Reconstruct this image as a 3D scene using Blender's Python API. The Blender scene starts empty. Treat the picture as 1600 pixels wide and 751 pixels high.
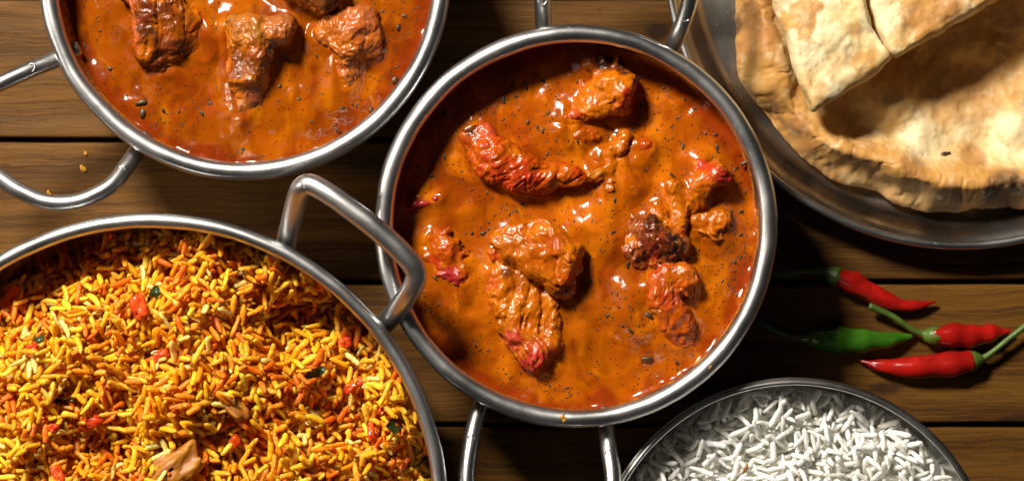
import bpy, math, random
import numpy as np
from mathutils import Vector, Matrix

random.seed(7)
RNG = np.random.default_rng(7)
U = 0.00022            # metres per photo pixel at the table top; builders work in these units
H = 3600.0             # camera height in the same units
CX, CY = 800.0, 375.5

scene = bpy.context.scene
COL = scene.collection

# ------------------------------------------------------------------ camera
cam_d = bpy.data.cameras.new('camera')
cam = bpy.data.objects.new('camera', cam_d)
COL.objects.link(cam)
cam.location = (0, 0, H * U)
cam.rotation_euler = (0, 0, 0)
cam_d.sensor_width = 36.0
cam_d.lens = 36.0 * H / 1600.0
cam_d.clip_start = 0.01
cam_d.clip_end = 50
cam_d.dof.use_dof = True
cam_d.dof.focus_distance = (H - 200) * U
cam_d.dof.aperture_fstop = 11.0
scene.camera = cam

# ------------------------------------------------------------------ world and lamps
world = bpy.data.worlds.new('World')
scene.world = world
world.use_nodes = True
bg = world.node_tree.nodes['Background']
bg.inputs['Color'].default_value = (1.0, 0.95, 0.88, 1)
bg.inputs['Strength'].default_value = 0.015


def lamp(name, az, el, dist, size, power, color, target=(0, 0, 0.03)):
    d = bpy.data.lights.new(name, 'AREA')
    d.shape = 'DISK'
    d.size = size
    d.energy = power
    d.color = color
    o = bpy.data.objects.new(name, d)
    a, e = math.radians(az), math.radians(el)
    v = Vector((math.cos(a) * math.cos(e), math.sin(a) * math.cos(e), math.sin(e)))
    t = Vector(target)
    o.location = t + v * dist
    o.rotation_euler = (-v).to_track_quat('-Z', 'Y').to_euler()
    COL.objects.link(o)
    return o


lamp('key_light', 124, 46, 0.86, 0.17, 15.8, (1.0, 0.92, 0.79))
lamp('side_light', 173, 26, 1.1, 0.16, 3.6, (1.0, 0.86, 0.68))
lamp('added_soft_fill', 178, 40, 1.3, 0.6, 0.95, (1.0, 0.97, 0.93))  # unseen soft lamp, added to give the steel something to reflect

scene.view_settings.view_transform = 'Standard'
scene.view_settings.look = 'None'
scene.view_settings.exposure = 0.0
scene.view_settings.gamma = 1.0
scene.view_settings.use_curve_mapping = False


# ------------------------------------------------------------------ helpers: coordinates, noise, meshes
def at(px, py, z=0.0):
    f = (H - z) / H
    return np.array([(px - CX) * f, (CY - py) * f, z])


def hash3(ix, iy, iz, seed):
    h = (ix * 374761393 + iy * 668265263 + iz * 2147483647 + seed * 974634777) & 0xFFFFFFFF
    h = ((h ^ (h >> 13)) * 1274126177) & 0xFFFFFFFF
    h = ((h ^ (h >> 16)) * 2246822519) & 0xFFFFFFFF
    return ((h ^ (h >> 15)) & 0xFFFFFF) / float(0xFFFFFF)


def vnoise(P, scale, seed=0):
    """smooth value noise in [-1, 1]; scale = feature size"""
    Q = np.asarray(P, float) / scale
    I = np.floor(Q).astype(np.int64)
    F = Q - I
    F = F * F * F * (F * (F * 6 - 15) + 10)
    r = 0
    for dx in (0, 1):
        wx = F[:, 0] if dx else 1 - F[:, 0]
        for dy in (0, 1):
            wy = F[:, 1] if dy else 1 - F[:, 1]
            for dz in (0, 1):
                wz = F[:, 2] if dz else 1 - F[:, 2]
                r = r + wx * wy * wz * hash3(I[:, 0] + dx, I[:, 1] + dy, I[:, 2] + dz, seed)
    return r * 2 - 1


def fbm(P, scale, seed=0, octs=3, gain=0.5):
    r, a, s = 0, 1.0, scale
    for i in range(octs):
        r = r + a * vnoise(P, s, seed + i * 17)
        a *= gain
        s *= 0.5
    return r


def cells(P2, size, seed):
    """2D Voronoi: distance F1 and F2-F1 in units of size"""
    Q = np.asarray(P2, float) / size
    I = np.floor(Q).astype(np.int64)
    f1 = np.full(len(Q), 9.0)
    f2 = np.full(len(Q), 9.0)
    for dx in (-1, 0, 1):
        for dy in (-1, 0, 1):
            cx, cy = I[:, 0] + dx, I[:, 1] + dy
            z = np.zeros_like(cx)
            px = cx + hash3(cx, cy, z, seed)
            py = cy + hash3(cx, cy, z + 1, seed)
            d = np.hypot(Q[:, 0] - px, Q[:, 1] - py)
            f2 = np.where(d < f1, f1, np.minimum(f2, d))
            f1 = np.minimum(f1, d)
    return f1, f2 - f1


def sstep(a, b, x):
    t = np.clip((x - a) / (b - a), 0, 1)
    return t * t * (3 - 2 * t)


def lerp(a, b, t):
    return a + (b - a) * t


def mesh_data(name, V, quads=None, tris=None, mat=None, col=None, smooth=True):
    me = bpy.data.meshes.new(name)
    V = np.asarray(V, np.float64) * U
    me.vertices.add(len(V))
    me.vertices.foreach_set('co', V.astype(np.float32).ravel())
    parts, starts, n = [], [], 0
    for F in (quads, tris):
        if F is None or len(F) == 0:
            continue
        F = np.asarray(F, np.int32)
        k = F.shape[1]
        parts.append(F.ravel())
        starts.append(n + np.arange(len(F), dtype=np.int32) * k)
        n += F.size
    L = np.concatenate(parts)
    S = np.concatenate(starts)
    me.loops.add(len(L))
    me.loops.foreach_set('vertex_index', L)
    me.polygons.add(len(S))
    me.polygons.foreach_set('loop_start', S)
    me.update(calc_edges=True)
    me.polygons.foreach_set('use_smooth', np.full(len(S), smooth, bool))
    if col is not None:
        a = me.color_attributes.new('Col', 'FLOAT_COLOR', 'POINT')
        c = np.ones((len(V), 4), np.float32)
        c[:, :3] = col
        a.data.foreach_set('color', c.ravel())
    if mat is not None:
        me.materials.append(mat)
    me.update()
    return me


def tag(o, label=None, cat=None, group=None, kind=None):
    if label: o['label'] = label
    if cat: o['category'] = cat
    if group: o['group'] = group
    if kind: o['kind'] = kind
    return o


def empty(name, origin=(0, 0, 0), parent=None):
    o = bpy.data.objects.new(name, None)
    COL.objects.link(o)
    o.empty_display_size = 0.01
    o.location = Vector(origin) * U
    return o


def obj(name, V, quads=None, tris=None, mat=None, parent=None, col=None, smooth=True, origin=None):
    """one mesh object; V in world px units; the origin is its parent's or its own base"""
    V = np.asarray(V, float)
    if origin is None:
        origin = np.array([(V[:, 0].min() + V[:, 0].max()) / 2, (V[:, 1].min() + V[:, 1].max()) / 2, V[:, 2].min()])
    me = mesh_data(name, V - np.asarray(origin), quads, tris, mat, col, smooth)
    o = bpy.data.objects.new(name, me)
    COL.objects.link(o)
    o.location = Vector(origin) * U
    if parent is not None:
        bpy.context.view_layer.update()
        o.parent = parent
        base = Vector((0, 0, 0))
        p = parent
        while p is not None:
            base = base + p.location
            p = p.parent
        o.location = Vector(origin) * U - base
    return o


def grid_faces(nu, nv, wrap_u=False, wrap_v=False):
    iu = np.arange(nu if wrap_u else nu - 1)
    iv = np.arange(nv if wrap_v else nv - 1)
    A, B = np.meshgrid(iu, iv, indexing='ij')
    A, B = A.ravel(), B.ravel()
    A1, B1 = (A + 1) % nu, (B + 1) % nv
    return np.stack([A * nv + B, A1 * nv + B, A1 * nv + B1, A * nv + B1], 1)


def spline(pts, n, closed=False):
    P = np.asarray(pts, float)
    if closed:
        Q = np.vstack([P[-1], P, P[0], P[1]])
        m = len(P)
    else:
        Q = np.vstack([2 * P[0] - P[1], P, 2 * P[-1] - P[-2]])
        m = len(P) - 1
    t = np.linspace(0, m, n, endpoint=not closed)
    i = np.minimum(t.astype(int), m - 1)
    f = (t - i)[:, None]
    p0, p1, p2, p3 = Q[i], Q[i + 1], Q[i + 2], Q[i + 3]
    return 0.5 * (2 * p1 + (p2 - p0) * f + (2 * p0 - 5 * p1 + 4 * p2 - p3) * f ** 2 + (3 * p1 - p0 - 3 * p2 + p3) * f ** 3)


def tube(path, radii, ns=14, cap=True):
    P = np.asarray(path, float)
    n = len(P)
    R = np.broadcast_to(np.asarray(radii, float), (n,))
    T = np.gradient(P, axis=0)
    T /= np.linalg.norm(T, axis=1)[:, None] + 1e-9
    N = np.zeros_like(P)
    ref = np.array([0, 0, 1.0]) if abs(T[0, 2]) < 0.9 else np.array([1.0, 0, 0])
    v = ref - T[0] * ref.dot(T[0])
    for i in range(n):
        v = v - T[i] * v.dot(T[i])
        v /= np.linalg.norm(v) + 1e-9
        N[i] = v
    B = np.cross(T, N)
    a = np.linspace(0, 2 * np.pi, ns, endpoint=False)
    V = P[:, None] + R[:, None, None] * (np.cos(a)[None, :, None] * N[:, None] + np.sin(a)[None, :, None] * B[:, None])
    V = V.reshape(-1, 3)
    Q = grid_faces(n, ns, wrap_v=True)
    Tt = []
    if cap:
        V = np.vstack([V, P[0], P[-1]])
        c0, c1 = n * ns, n * ns + 1
        for j in range(ns):
            k = (j + 1) % ns
            Tt.append((c0, j, k))
            Tt.append((c1, (n - 1) * ns + k, (n - 1) * ns + j))
    return V, Q, (np.array(Tt) if Tt else None)


def lathe(prof, ns, center):
    P = np.asarray(prof, float)
    a = np.linspace(0, 2 * np.pi, ns, endpoint=False)
    V = np.stack([P[:, 0][:, None] * np.cos(a) + center[0], P[:, 0][:, None] * np.sin(a) + center[1],
                  np.broadcast_to(P[:, 1][:, None], (len(P), ns))], 2).reshape(-1, 3)
    return V, grid_faces(len(P), ns, wrap_v=True)


# ------------------------------------------------------------------ helpers: materials
def fs(px):
    return 1.0 / (px * U)


class NT:
    def __init__(self, name):
        self.m = bpy.data.materials.new(name)
        self.m.use_nodes = True
        self.t = self.m.node_tree
        self.b = self.t.nodes['Principled BSDF']
        self.tc = self.t.nodes.new('ShaderNodeTexCoord')
        self.geo = self.t.nodes.new('ShaderNodeNewGeometry')

    def n(self, kind, **kw):
        nd = self.t.nodes.new('ShaderNode' + kind)
        for k, v in kw.items():
            setattr(nd, k, v)
        return nd

    def l(self, a, b):
        self.t.links.new(a, b)

    def setin(self, sock, v):
        if isinstance(v, bpy.types.NodeSocket):
            self.l(v, sock)
        elif isinstance(v, (tuple, list)) and len(v) == 3 and sock.type == 'RGBA':
            sock.default_value = (*v, 1)
        else:
            sock.default_value = v

    def coords(self, scale=(1, 1, 1), src=None, loc=(0, 0, 0)):
        mp = self.n('Mapping')
        mp.inputs['Scale'].default_value = scale
        mp.inputs['Location'].default_value = loc
        self.l(src or self.geo.outputs['Position'], mp.inputs['Vector'])
        return mp.outputs['Vector']

    def noise(self, size, detail=3, rough=0.55, vec=None, dist=0.0):
        nd = self.n('TexNoise')
        nd.inputs['Scale'].default_value = fs(size) if size else 1.0
        nd.inputs['Detail'].default_value = detail
        nd.inputs['Roughness'].default_value = rough
        nd.inputs['Distortion'].default_value = dist
        self.l(vec or self.geo.outputs['Position'], nd.inputs['Vector'])
        return nd.outputs['Fac']

    def voro(self, size, feature='F1', out='Distance', vec=None, rnd=1.0):
        nd = self.n('TexVoronoi', feature=feature)
        nd.inputs['Scale'].default_value = fs(size)
        nd.inputs['Randomness'].default_value = rnd
        self.l(vec or self.geo.outputs['Position'], nd.inputs['Vector'])
        return nd.outputs[out]

    def rng(self, v, a, b, c=0.0, d=1.0, smooth=True):
        nd = self.n('MapRange')
        nd.interpolation_type = 'SMOOTHSTEP' if smooth else 'LINEAR'
        self.l(v, nd.inputs['Value'])
        for i, x in zip((1, 2, 3, 4), (a, b, c, d)):
            nd.inputs[i].default_value = x
        return nd.outputs['Result']

    def math(self, op, a, b=0.0):
        nd = self.n('Math', operation=op)
        self.setin(nd.inputs[0], a)
        self.setin(nd.inputs[1], b)
        return nd.outputs[0]

    def mix(self, f, a, b, mode='MIX'):
        nd = self.n('Mix', data_type='RGBA', blend_type=mode)
        self.setin(nd.inputs[0], f)
        self.setin(nd.inputs[6], a)
        self.setin(nd.inputs[7], b)
        return nd.outputs[2]

    def col(self):
        nd = self.n('VertexColor')
        nd.layer_name = 'Col'
        return nd.outputs['Color']

    def bump(self, h, strength, dist_px, prev=None):
        nd = self.n('Bump')
        nd.inputs['Strength'].default_value = strength
        nd.inputs['Distance'].default_value = dist_px * U
        self.l(h, nd.inputs['Height'])
        if prev is not None:
            self.l(prev, nd.inputs['Normal'])
        return nd.outputs['Normal']

    def set(self, **kw):
        for k, v in kw.items():
            self.setin(self.b.inputs[k.replace('_', ' ')], v)
        return self.m


def steel_mat(name, rough=0.27, base=(0.58, 0.58, 0.59), streak=True, stain=False):
    t = NT(name)
    g = t.noise(5, 3)
    w = t.noise(90, 3)
    v = t.coords((fs(160), fs(160), fs(2.2)))
    s = t.noise(0, 3, vec=v)
    sp = t.rng(t.noise(9, 2, 0.6), 0.66, 0.74)
    r = t.math('ADD', t.rng(w, 0.3, 0.7, rough - 0.06, rough + 0.07), t.math('MULTIPLY', g, 0.06))
    r = t.math('ADD', r, t.math('MULTIPLY', sp, 0.12))
    c = t.mix(t.rng(w, 0.35, 0.7), base, tuple(x * 0.86 for x in base))
    c = t.mix(t.math('MULTIPLY', sp, 0.35), c, (0.33, 0.32, 0.31))
    nb = t.bump(s if streak else g, 0.10, 1.2)
    nb = t.bump(t.noise(26, 2), 0.12, 2.0, nb)
    m = t.set(Base_Color=c, Metallic=1.0, Roughness=r, Normal=nb)
    if stain:
        f = t.col()
        sc = t.n('SeparateColor')
        t.l(f, sc.inputs[0])
        k = t.rng(t.math('ADD', sc.outputs[0], t.math('MULTIPLY', t.math('SUBTRACT', t.noise(7, 4, 0.7), 0.5), 0.9)), 0.42, 0.62)
        oc = t.mix(t.rng(t.noise(6, 3), 0.4, 0.62), (0.50, 0.20, 0.012), (0.17, 0.045, 0.006))
        t.set(Base_Color=t.mix(k, c, oc), Metallic=t.math('SUBTRACT', 1.0, t.math('MULTIPLY', k, 0.9)))
    return m


def curry_mat(name, rough=0.24, speck=1.0, bump=1.0, sss=0.10, spec=0.5, fine=False):
    t = NT(name)
    c = t.col()
    n1 = t.noise(26, 4, 0.6)
    n2 = t.noise(7, 4, 0.65)
    c = t.mix(t.rng(n1, 0.36, 0.68), c, (0.72, 0.62, 0.55), 'MULTIPLY') if False else c
    dark = t.mix(0.5, c, (0.28, 0.035, 0.003))
    c2 = t.mix(t.rng(n1, 0.42, 0.7, 0.0, 0.75), c, dark)
    # tiny masala specks
    d1 = t.voro(8.5)
    pick = t.rng(t.noise(34, 3), 0.36, 0.54)
    s1 = t.math('MULTIPLY', t.rng(t.math('ADD', d1, t.math('MULTIPLY', n2, 0.2)), 0.22, 0.34, 1.0, 0.0), pick)
    c3 = t.mix(t.math('MULTIPLY', s1, 0.75 * speck), c2, (0.10, 0.012, 0.002))
    d2 = t.voro(15, vec=t.coords((1, 1.0, 1), loc=(0.31, 0.17, 0.05)))
    s2 = t.rng(t.math('ADD', d2, t.math('MULTIPLY', n2, 0.25)), 0.20, 0.30, 1.0, 0.0)
    pick2 = t.rng(t.noise(60, 2), 0.48, 0.56)
    c4 = t.mix(t.math('MULTIPLY', t.math('MULTIPLY', s2, pick2), 0.8 * speck), c3, (0.035, 0.012, 0.003))
    if fine:
        f1 = t.noise(5.5, 4, 0.7)
        c4 = t.mix(t.rng(f1, 0.5, 0.72, 0, 0.55), c4, (0.30, 0.03, 0.004) if fine != 'dark' else (0.06, 0.016, 0.004))
        c4 = t.mix(t.rng(t.noise(9, 4, 0.7, dist=1.0), 0.55, 0.72, 0, 0.6 if fine != 'dark' else 0.35), c4, (0.58, 0.19, 0.012) if fine != 'dark' else (0.36, 0.11, 0.012))
    nb = t.bump(n1, 0.25 * bump, 7)
    nb = t.bump(n2, 0.35 * bump, 3, nb)
    nb = t.bump(t.noise(2.8, 3, 0.6), 0.4 * bump, 1.1, nb)
    r = t.rng(n2, 0.3, 0.7, rough, rough + 0.09)
    t.b.subsurface_method = 'RANDOM_WALK'
    t.b.inputs['Subsurface Radius'].default_value = (1.0, 0.35, 0.08)
    return t.set(Base_Color=c4, Roughness=r, Normal=nb, Subsurface_Weight=sss, Subsurface_Scale=6 * U, Specular_IOR_Level=spec)


def rice_mat(name, speck, rough=0.36, sss=0.35, radius=(1, 0.8, 0.5)):
    t = NT(name)
    c = t.col()
    if speck:
        n1 = t.rng(t.noise(11, 3, 0.6), 0.48, 0.72)
        c = t.mix(t.math('MULTIPLY', n1, 0.6), c, (0.55, 0.15, 0.008))
        c = t.mix(t.rng(t.noise(16, 3, 0.6), 0.52, 0.7, 0, 0.5), c, (0.88, 0.62, 0.09))
        d = t.rng(t.noise(3.6, 2, 0.6), 0.64, 0.73)
        c = t.mix(t.math('MULTIPLY', d, 0.45), c, (0.2, 0.05, 0.004))
        c = t.mix(t.rng(t.noise(55, 3, 0.6), 0.48, 0.68, 0, 0.55), c, (0.48, 0.13, 0.006))
    else:
        c = t.mix(t.rng(t.noise(12, 3), 0.4, 0.75, 0, 0.5), c, (0.78, 0.76, 0.67))
    nb = t.bump(t.noise(6, 3, 0.65), 0.55, 2.2)
    t.b.inputs['Subsurface Radius'].default_value = radius
    return t.set(Base_Color=c, Roughness=t.rng(t.noise(9, 2), 0.3, 0.7, rough - 0.1, rough + 0.12), Normal=nb,
                 Subsurface_Weight=sss, Subsurface_Scale=14 * U, Specular_IOR_Level=0.3)


def wood_mat():
    t = NT('oiled_wood')
    oi = t.n('ObjectInfo')
    sc = t.n('CombineXYZ')
    t.l(t.math('MULTIPLY', oi.outputs['Random'], 7.0), sc.inputs[0])
    t.l(t.math('MULTIPLY', oi.outputs['Random'], 3.0), sc.inputs[1])
    ad = t.n('VectorMath', operation='ADD')
    t.l(t.geo.outputs['Position'], ad.inputs[0])
    t.l(sc.outputs[0], ad.inputs[1])
    P = ad.outputs[0]
    knots = None
    for (kx, ky, rx, ry) in ((1385, 606, 26, 11), (1028, 50, 20, 14), (1590, 655, 30, 9)):
        w = at(kx, ky, 0) * U
        sb = t.n('VectorMath', operation='SUBTRACT')
        t.l(t.geo.outputs['Position'], sb.inputs[0])
        sb.inputs[1].default_value = tuple(w)
        ml = t.n('VectorMath', operation='MULTIPLY')
        t.l(sb.outputs[0], ml.inputs[0])
        ml.inputs[1].default_value = (fs(rx), fs(ry), 0)
        ln = t.n('VectorMath', operation='LENGTH')
        t.l(ml.outputs[0], ln.inputs[0])
        k = t.rng(t.math('ADD', ln.outputs['Value'], t.math('MULTIPLY', t.noise(8, 3), 0.8)), 0.9, 1.7, 1.0, 0.0)
        knots = k if knots is None else t.math('MAXIMUM', knots, k)
    warp = t.noise(170, 2)
    wv = t.n('CombineXYZ')
    t.l(t.math('MULTIPLY', t.math('SUBTRACT', warp, 0.5), 22 * U), wv.inputs[1])
    a2 = t.n('VectorMath', operation='ADD')
    t.l(P, a2.inputs[0])
    t.l(wv.outputs[0], a2.inputs[1])
    P = a2.outputs[0]
    big = t.noise(0, 3, 0.5, vec=t.coords((fs(700), fs(34), fs(60)), P))
    mid = t.noise(0, 4, 0.6, vec=t.coords((fs(420), fs(9), fs(30)), P))
    fine = t.noise(0, 3, 0.65, vec=t.coords((fs(120), fs(1.9), fs(6)), P))
    pore = t.noise(0, 2, 0.6, vec=t.coords((fs(26), fs(1.7), fs(4)), P))
    c = t.mix(t.rng(big, 0.32, 0.68), (0.046, 0.0175, 0.0026), (0.140, 0.060, 0.0080))
    c = t.mix(t.rng(mid, 0.45, 0.72, 0, 0.75), c, (0.045, 0.017, 0.005))
    c = t.mix(t.rng(fine, 0.42, 0.72, 0, 0.6), c, (0.20, 0.092, 0.014))
    c = t.mix(t.rng(pore, 0.58, 0.72, 0, 0.75), c, (0.022, 0.008, 0.003))
    c = t.mix(t.math('MULTIPLY', knots, 0.85), c, (0.03, 0.011, 0.005))
    tint = t.mix(oi.outputs['Random'], (1.0, 0.97, 0.9), (0.8, 0.78, 0.74))
    c = t.mix(1.0, c, tint, 'MULTIPLY')
    nb = t.bump(mid, 0.25, 2.5)
    nb = t.bump(pore, 0.5, 1.0, nb)
    return t.set(Base_Color=c, Roughness=t.rng(mid, 0.3, 0.7, 0.5, 0.68), Normal=nb, Specular_IOR_Level=0.16)


def bread_mat():
    t = NT('baked_dough')
    c = t.col()
    n = t.noise(9, 4, 0.65)
    n2 = t.noise(2.8, 3, 0.6)
    c = t.mix(t.rng(n, 0.5, 0.78, 0, 0.45), c, (0.52, 0.27, 0.085))
    c = t.mix(t.rng(t.noise(30, 4, 0.6), 0.52, 0.7, 0, 0.35), c, (0.83, 0.70, 0.45))
    c = t.mix(t.rng(n2, 0.6, 0.76, 0, 0.35), c, (0.36, 0.17, 0.05))
    c = t.mix(t.rng(t.voro(17, vec=t.coords(loc=(.2, .1, 0))), 0.05, 0.3, 0.5, 0.0), c, (0.50, 0.25, 0.07))
    nb = t.bump(n, 0.16, 4)
    nb = t.bump(n2, 0.22, 1.0, nb)
    t.b.inputs['Subsurface Radius'].default_value = (1.0, 0.55, 0.25)
    return t.set(Base_Color=c, Roughness=t.rng(n, 0.3, 0.7, 0.48, 0.7), Normal=nb, Subsurface_Weight=0.2, Subsurface_Scale=7 * U)


def gloss_mat(name, c1, c2, rough=0.22, size=40, sss=0.0, bump=0.2, bsize=14):
    t = NT(name)
    n = t.noise(size, 3)
    nb = t.bump(t.noise(bsize, 3), bump, 2.5)
    t.b.inputs['Subsurface Radius'].default_value = (1.0, 0.3, 0.1)
    return t.set(Base_Color=t.mix(t.rng(n, 0.35, 0.65), c1, c2), Roughness=rough, Normal=nb, Subsurface_Weight=sss, Subsurface_Scale=5 * U)


def attr_gloss_mat(name, rough=0.3):
    t = NT(name)
    nb = t.bump(t.noise(8, 3), 0.3, 2)
    return t.set(Base_Color=t.col(), Roughness=rough, Normal=nb, Subsurface_Weight=0.1, Subsurface_Scale=4 * U)


M = dict(
    steel=steel_mat('brushed_steel', 0.31),
    steel_in=steel_mat('bowl_steel', 0.38, base=(0.24, 0.215, 0.19), stain=True),
    steel_pol=steel_mat('polished_steel', 0.22, base=(0.56, 0.55, 0.53), streak=False),
    steel_dull=steel_mat('dull_steel', 0.30, base=(0.36, 0.335, 0.31), streak=False),
    sauce=curry_mat('curry_sauce', 0.10, bump=0.12, spec=0.26, sss=0.0),
    meat=curry_mat('coated_meat', 0.10, speck=0.6, bump=0.9, sss=0.0, fine=True, spec=0.42),
    meat_dark=curry_mat('brown_meat', 0.14, speck=0.4, bump=1.0, sss=0.0, fine='dark', spec=0.42),
    rice=rice_mat('yellow_rice', True, rough=0.38, sss=0.7, radius=(1, 0.6, 0.12)),
    white=rice_mat('white_rice', False, rough=0.45, sss=0.8, radius=(1, 0.95, 0.85)),
    wood=wood_mat(),
    bread=bread_mat(),
    chilli_red=gloss_mat('red_chilli_skin', (0.38, 0.009, 0.006), (0.25, 0.006, 0.004), 0.18, bump=0.25, bsize=24),
    chilli_green=gloss_mat('green_chilli_skin', (0.045, 0.16, 0.010), (0.028, 0.10, 0.006), 0.15, bump=0.25, bsize=24),
    stem=gloss_mat('chilli_stem', (0.085, 0.15, 0.018), (0.05, 0.085, 0.012), 0.42, bump=0.5, bsize=6),
    herb=gloss_mat('dried_herb', (0.014, 0.016, 0.004), (0.06, 0.026, 0.005), 0.45, size=16),
    leaf=gloss_mat('coriander_leaf', (0.015, 0.035, 0.008), (0.03, 0.05, 0.012), 0.35, size=14),
    pepper=gloss_mat('red_pepper', (0.52, 0.03, 0.008), (0.62, 0.09, 0.01), 0.25, size=14, sss=0.2),
    veg=attr_gloss_mat('cooked_bits', 0.5),
    crumb=gloss_mat('yellow_crumb', (0.55, 0.27, 0.015), (0.42, 0.16, 0.01), 0.4, size=6),
    seed=gloss_mat('cumin_seed', (0.33, 0.14, 0.03), (0.2, 0.08, 0.02), 0.45, size=4),
)

# ------------------------------------------------------------------ the table
table = tag(empty('table', (0, 0, -60)), 'brown oiled wooden table top of wide horizontal planks', 'table', kind='structure')
EDGES = [-446, -226, -3.5, 218.5, 440.5, 663.5, 886, 1108, 1330]      # plank joints as photo rows
for i in range(len(EDGES) - 1):
    y1, y0 = CY - EDGES[i] - 4.0, CY - EDGES[i + 1] + 4.0
    nx, prof = 60, []
    b = 4.0
    for a in np.linspace(0, 90, 5):
        prof.append((y0 + b - b * math.cos(math.radians(a)), -b + b * math.sin(math.radians(a))))
    ny = 40
    for k in range(1, ny):
        prof.append((y0 + b + (y1 - y0 - 2 * b) * k / ny, 0.0))
    for a in np.linspace(90, 0, 5):
        prof.append((y1 - b + b * math.cos(math.radians(a)), -b + b * math.sin(math.radians(a))))
    prof = [(y0, -60.0)] + prof + [(y1, -60.0)]
    prof = np.array(prof)
    xs = np.linspace(-1500, 1500, nx)
    V = np.stack([np.repeat(xs, len(prof)), np.tile(prof[:, 0], nx), np.tile(prof[:, 1], nx)], 1)
    top = V[:, 2] > -6
    V[top, 2] += np.minimum(0.0, 0.9 * fbm(V[top] * [0.15, 1, 1], 40, 30 + i, 2) - 0.9)
    V[top, 1] += 0.8 * fbm(V[top] * [1, 0.02, 1], 90, 60 + i, 2)
    Q = grid_faces(nx, len(prof), wrap_v=True)[:, ::-1]
    obj('plank', V, Q, None, M['wood'], table)

bx0, bx1, by0, by1 = -1500, 1500, CY - EDGES[-1] + 8, CY - EDGES[0] - 8
V = np.array([(x, y, z) for z in (-90, -61) for x, y in ((bx0, by0), (bx1, by0), (bx1, by1), (bx0, by1))], float)
obj('added_backing', V, [(3, 2, 1, 0), (4, 5, 6, 7), (0, 1, 5, 4), (1, 2, 6, 5), (2, 3, 7, 6), (3, 0, 4, 7)], None, M['wood'], table, smooth=False)  # board added below the planks to block the bright backdrop in the gaps

# ------------------------------------------------------------------ steel bowls
def sweep_ring(R, z, t, center, ns=256, nt=16):
    a = np.linspace(0, 2 * np.pi, nt, endpoint=False)
    prof = [(R + t * math.cos(x), z + t * math.sin(x)) for x in a]
    V, Q = lathe(prof + [prof[0]], ns, center)
    return V, Q


def bowl(label, cpx, cpy, Rpx, zr, tube_r, wall, handles=(), sauce_z=None, stain_seed=0, stain_amt=1.0, wire=12.5, mats=('steel', 'steel_in')):
    c = at(cpx, cpy, zr)
    R = Rpx * (H - zr) / H
    root = tag(empty('steel_bowl', (c[0], c[1], 0)), label, 'bowl')
    Rw = R - tube_r
    prof = spline([(Rw + wall[k][0], zr * wall[k][1]) for k in range(len(wall))], 70)
    prof[:, 0] = np.maximum(prof[:, 0], 0.01)
    inner = prof
    d = np.gradient(prof, axis=0)
    nrm = np.stack([-d[:, 1], d[:, 0]], 1)
    nrm /= np.linalg.norm(nrm, axis=1)[:, None]
    outer = prof - nrm * -4.0
    if outer[0, 0] < inner[0, 0]:
        outer = prof + nrm * -4.0
    outer[:, 1] = np.maximum(outer[:, 1], 1.0)
    outer[-1, 0] = 0.01
    full = np.vstack([outer[::-1], inner])
    V, Q = lathe(full, 420, c)
    n_in = len(inner) * 420
    col = np.zeros((len(V), 3))
    if sauce_z is not None:
        Vi = V[-n_in:]
        h = Vi[:, 2] - sauce_z
        ang = np.arctan2(Vi[:, 1] - c[1], Vi[:, 0] - c[0])
        A = np.stack([np.cos(ang) * 300, np.sin(ang) * 300, Vi[:, 2] * 1.5], 1)
        nz = fbm(A, 70, 100 + stain_seed, 3)
        reach = 26 + 34 * nz
        s = (1 - sstep(0, 1, np.clip(h / np.maximum(reach, 3), 0, 2) * 0.6)) * stain_amt
        col[-n_in:, 0] = np.clip(s, 0, 1)
    # lathe order runs from outside bottom to rim to inside bottom
    body = obj('body', V, Q, None, M[mats[1]], root, col)
    V, Q = sweep_ring(R - tube_r, zr, tube_r, c)
    V = V + np.stack([fbm(V, 46, 901 + k_, 2) for k_ in (0, 1, 2)], 1) * min(0.75, tube_r * 0.06)
    obj('rim', V, Q, None, M[mats[0]], root)
    for pts, marks in handles:
        P = spline([at(*p) for p in pts], 90)
        V, Q, T = tube(P, wire, 20)
        V = V + np.stack([fbm(V, 40, 911 + k_, 2) for k_ in (0, 1, 2)], 1) * 0.7
        hd = obj('handle', V, Q, T, M['steel'], root)
        for (mx, my) in marks:                       # small round weld scars on the legs
            D = np.array([np.hypot(*(p[:2] - at(mx, my, p[2])[:2])) for p in P])
            p = P[D.argmin()]
            ring = spline([(p[0] + 5.6 * math.cos(a) * random.uniform(.8, 1.2), p[1] + 5.6 * math.sin(a) * random.uniform(.8, 1.2),
                            p[2] + wire - 1.2) for a in np.linspace(0, 2 * np.pi, 9)[:-1]], 28, closed=True)
            ring = np.vstack([ring, ring[:1]])
            V, Q, T = tube(ring, 1.5, 8, cap=False)
            obj('weld_mark', V, Q, None, M['steel'], hd)
    return c, R, inner, root


KARAHI = [(0, 1.0), (-5, 0.86), (-13, 0.70), (-24, 0.5), (-44, 0.27), (-70, 0.12), (-118, 0.055), (-190, 0.045), (-9999, 0.045)]


def walls(R, t):
    return [(a if a > -9000 else -(R - t) + 0.01, b) for a, b in KARAHI]


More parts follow.
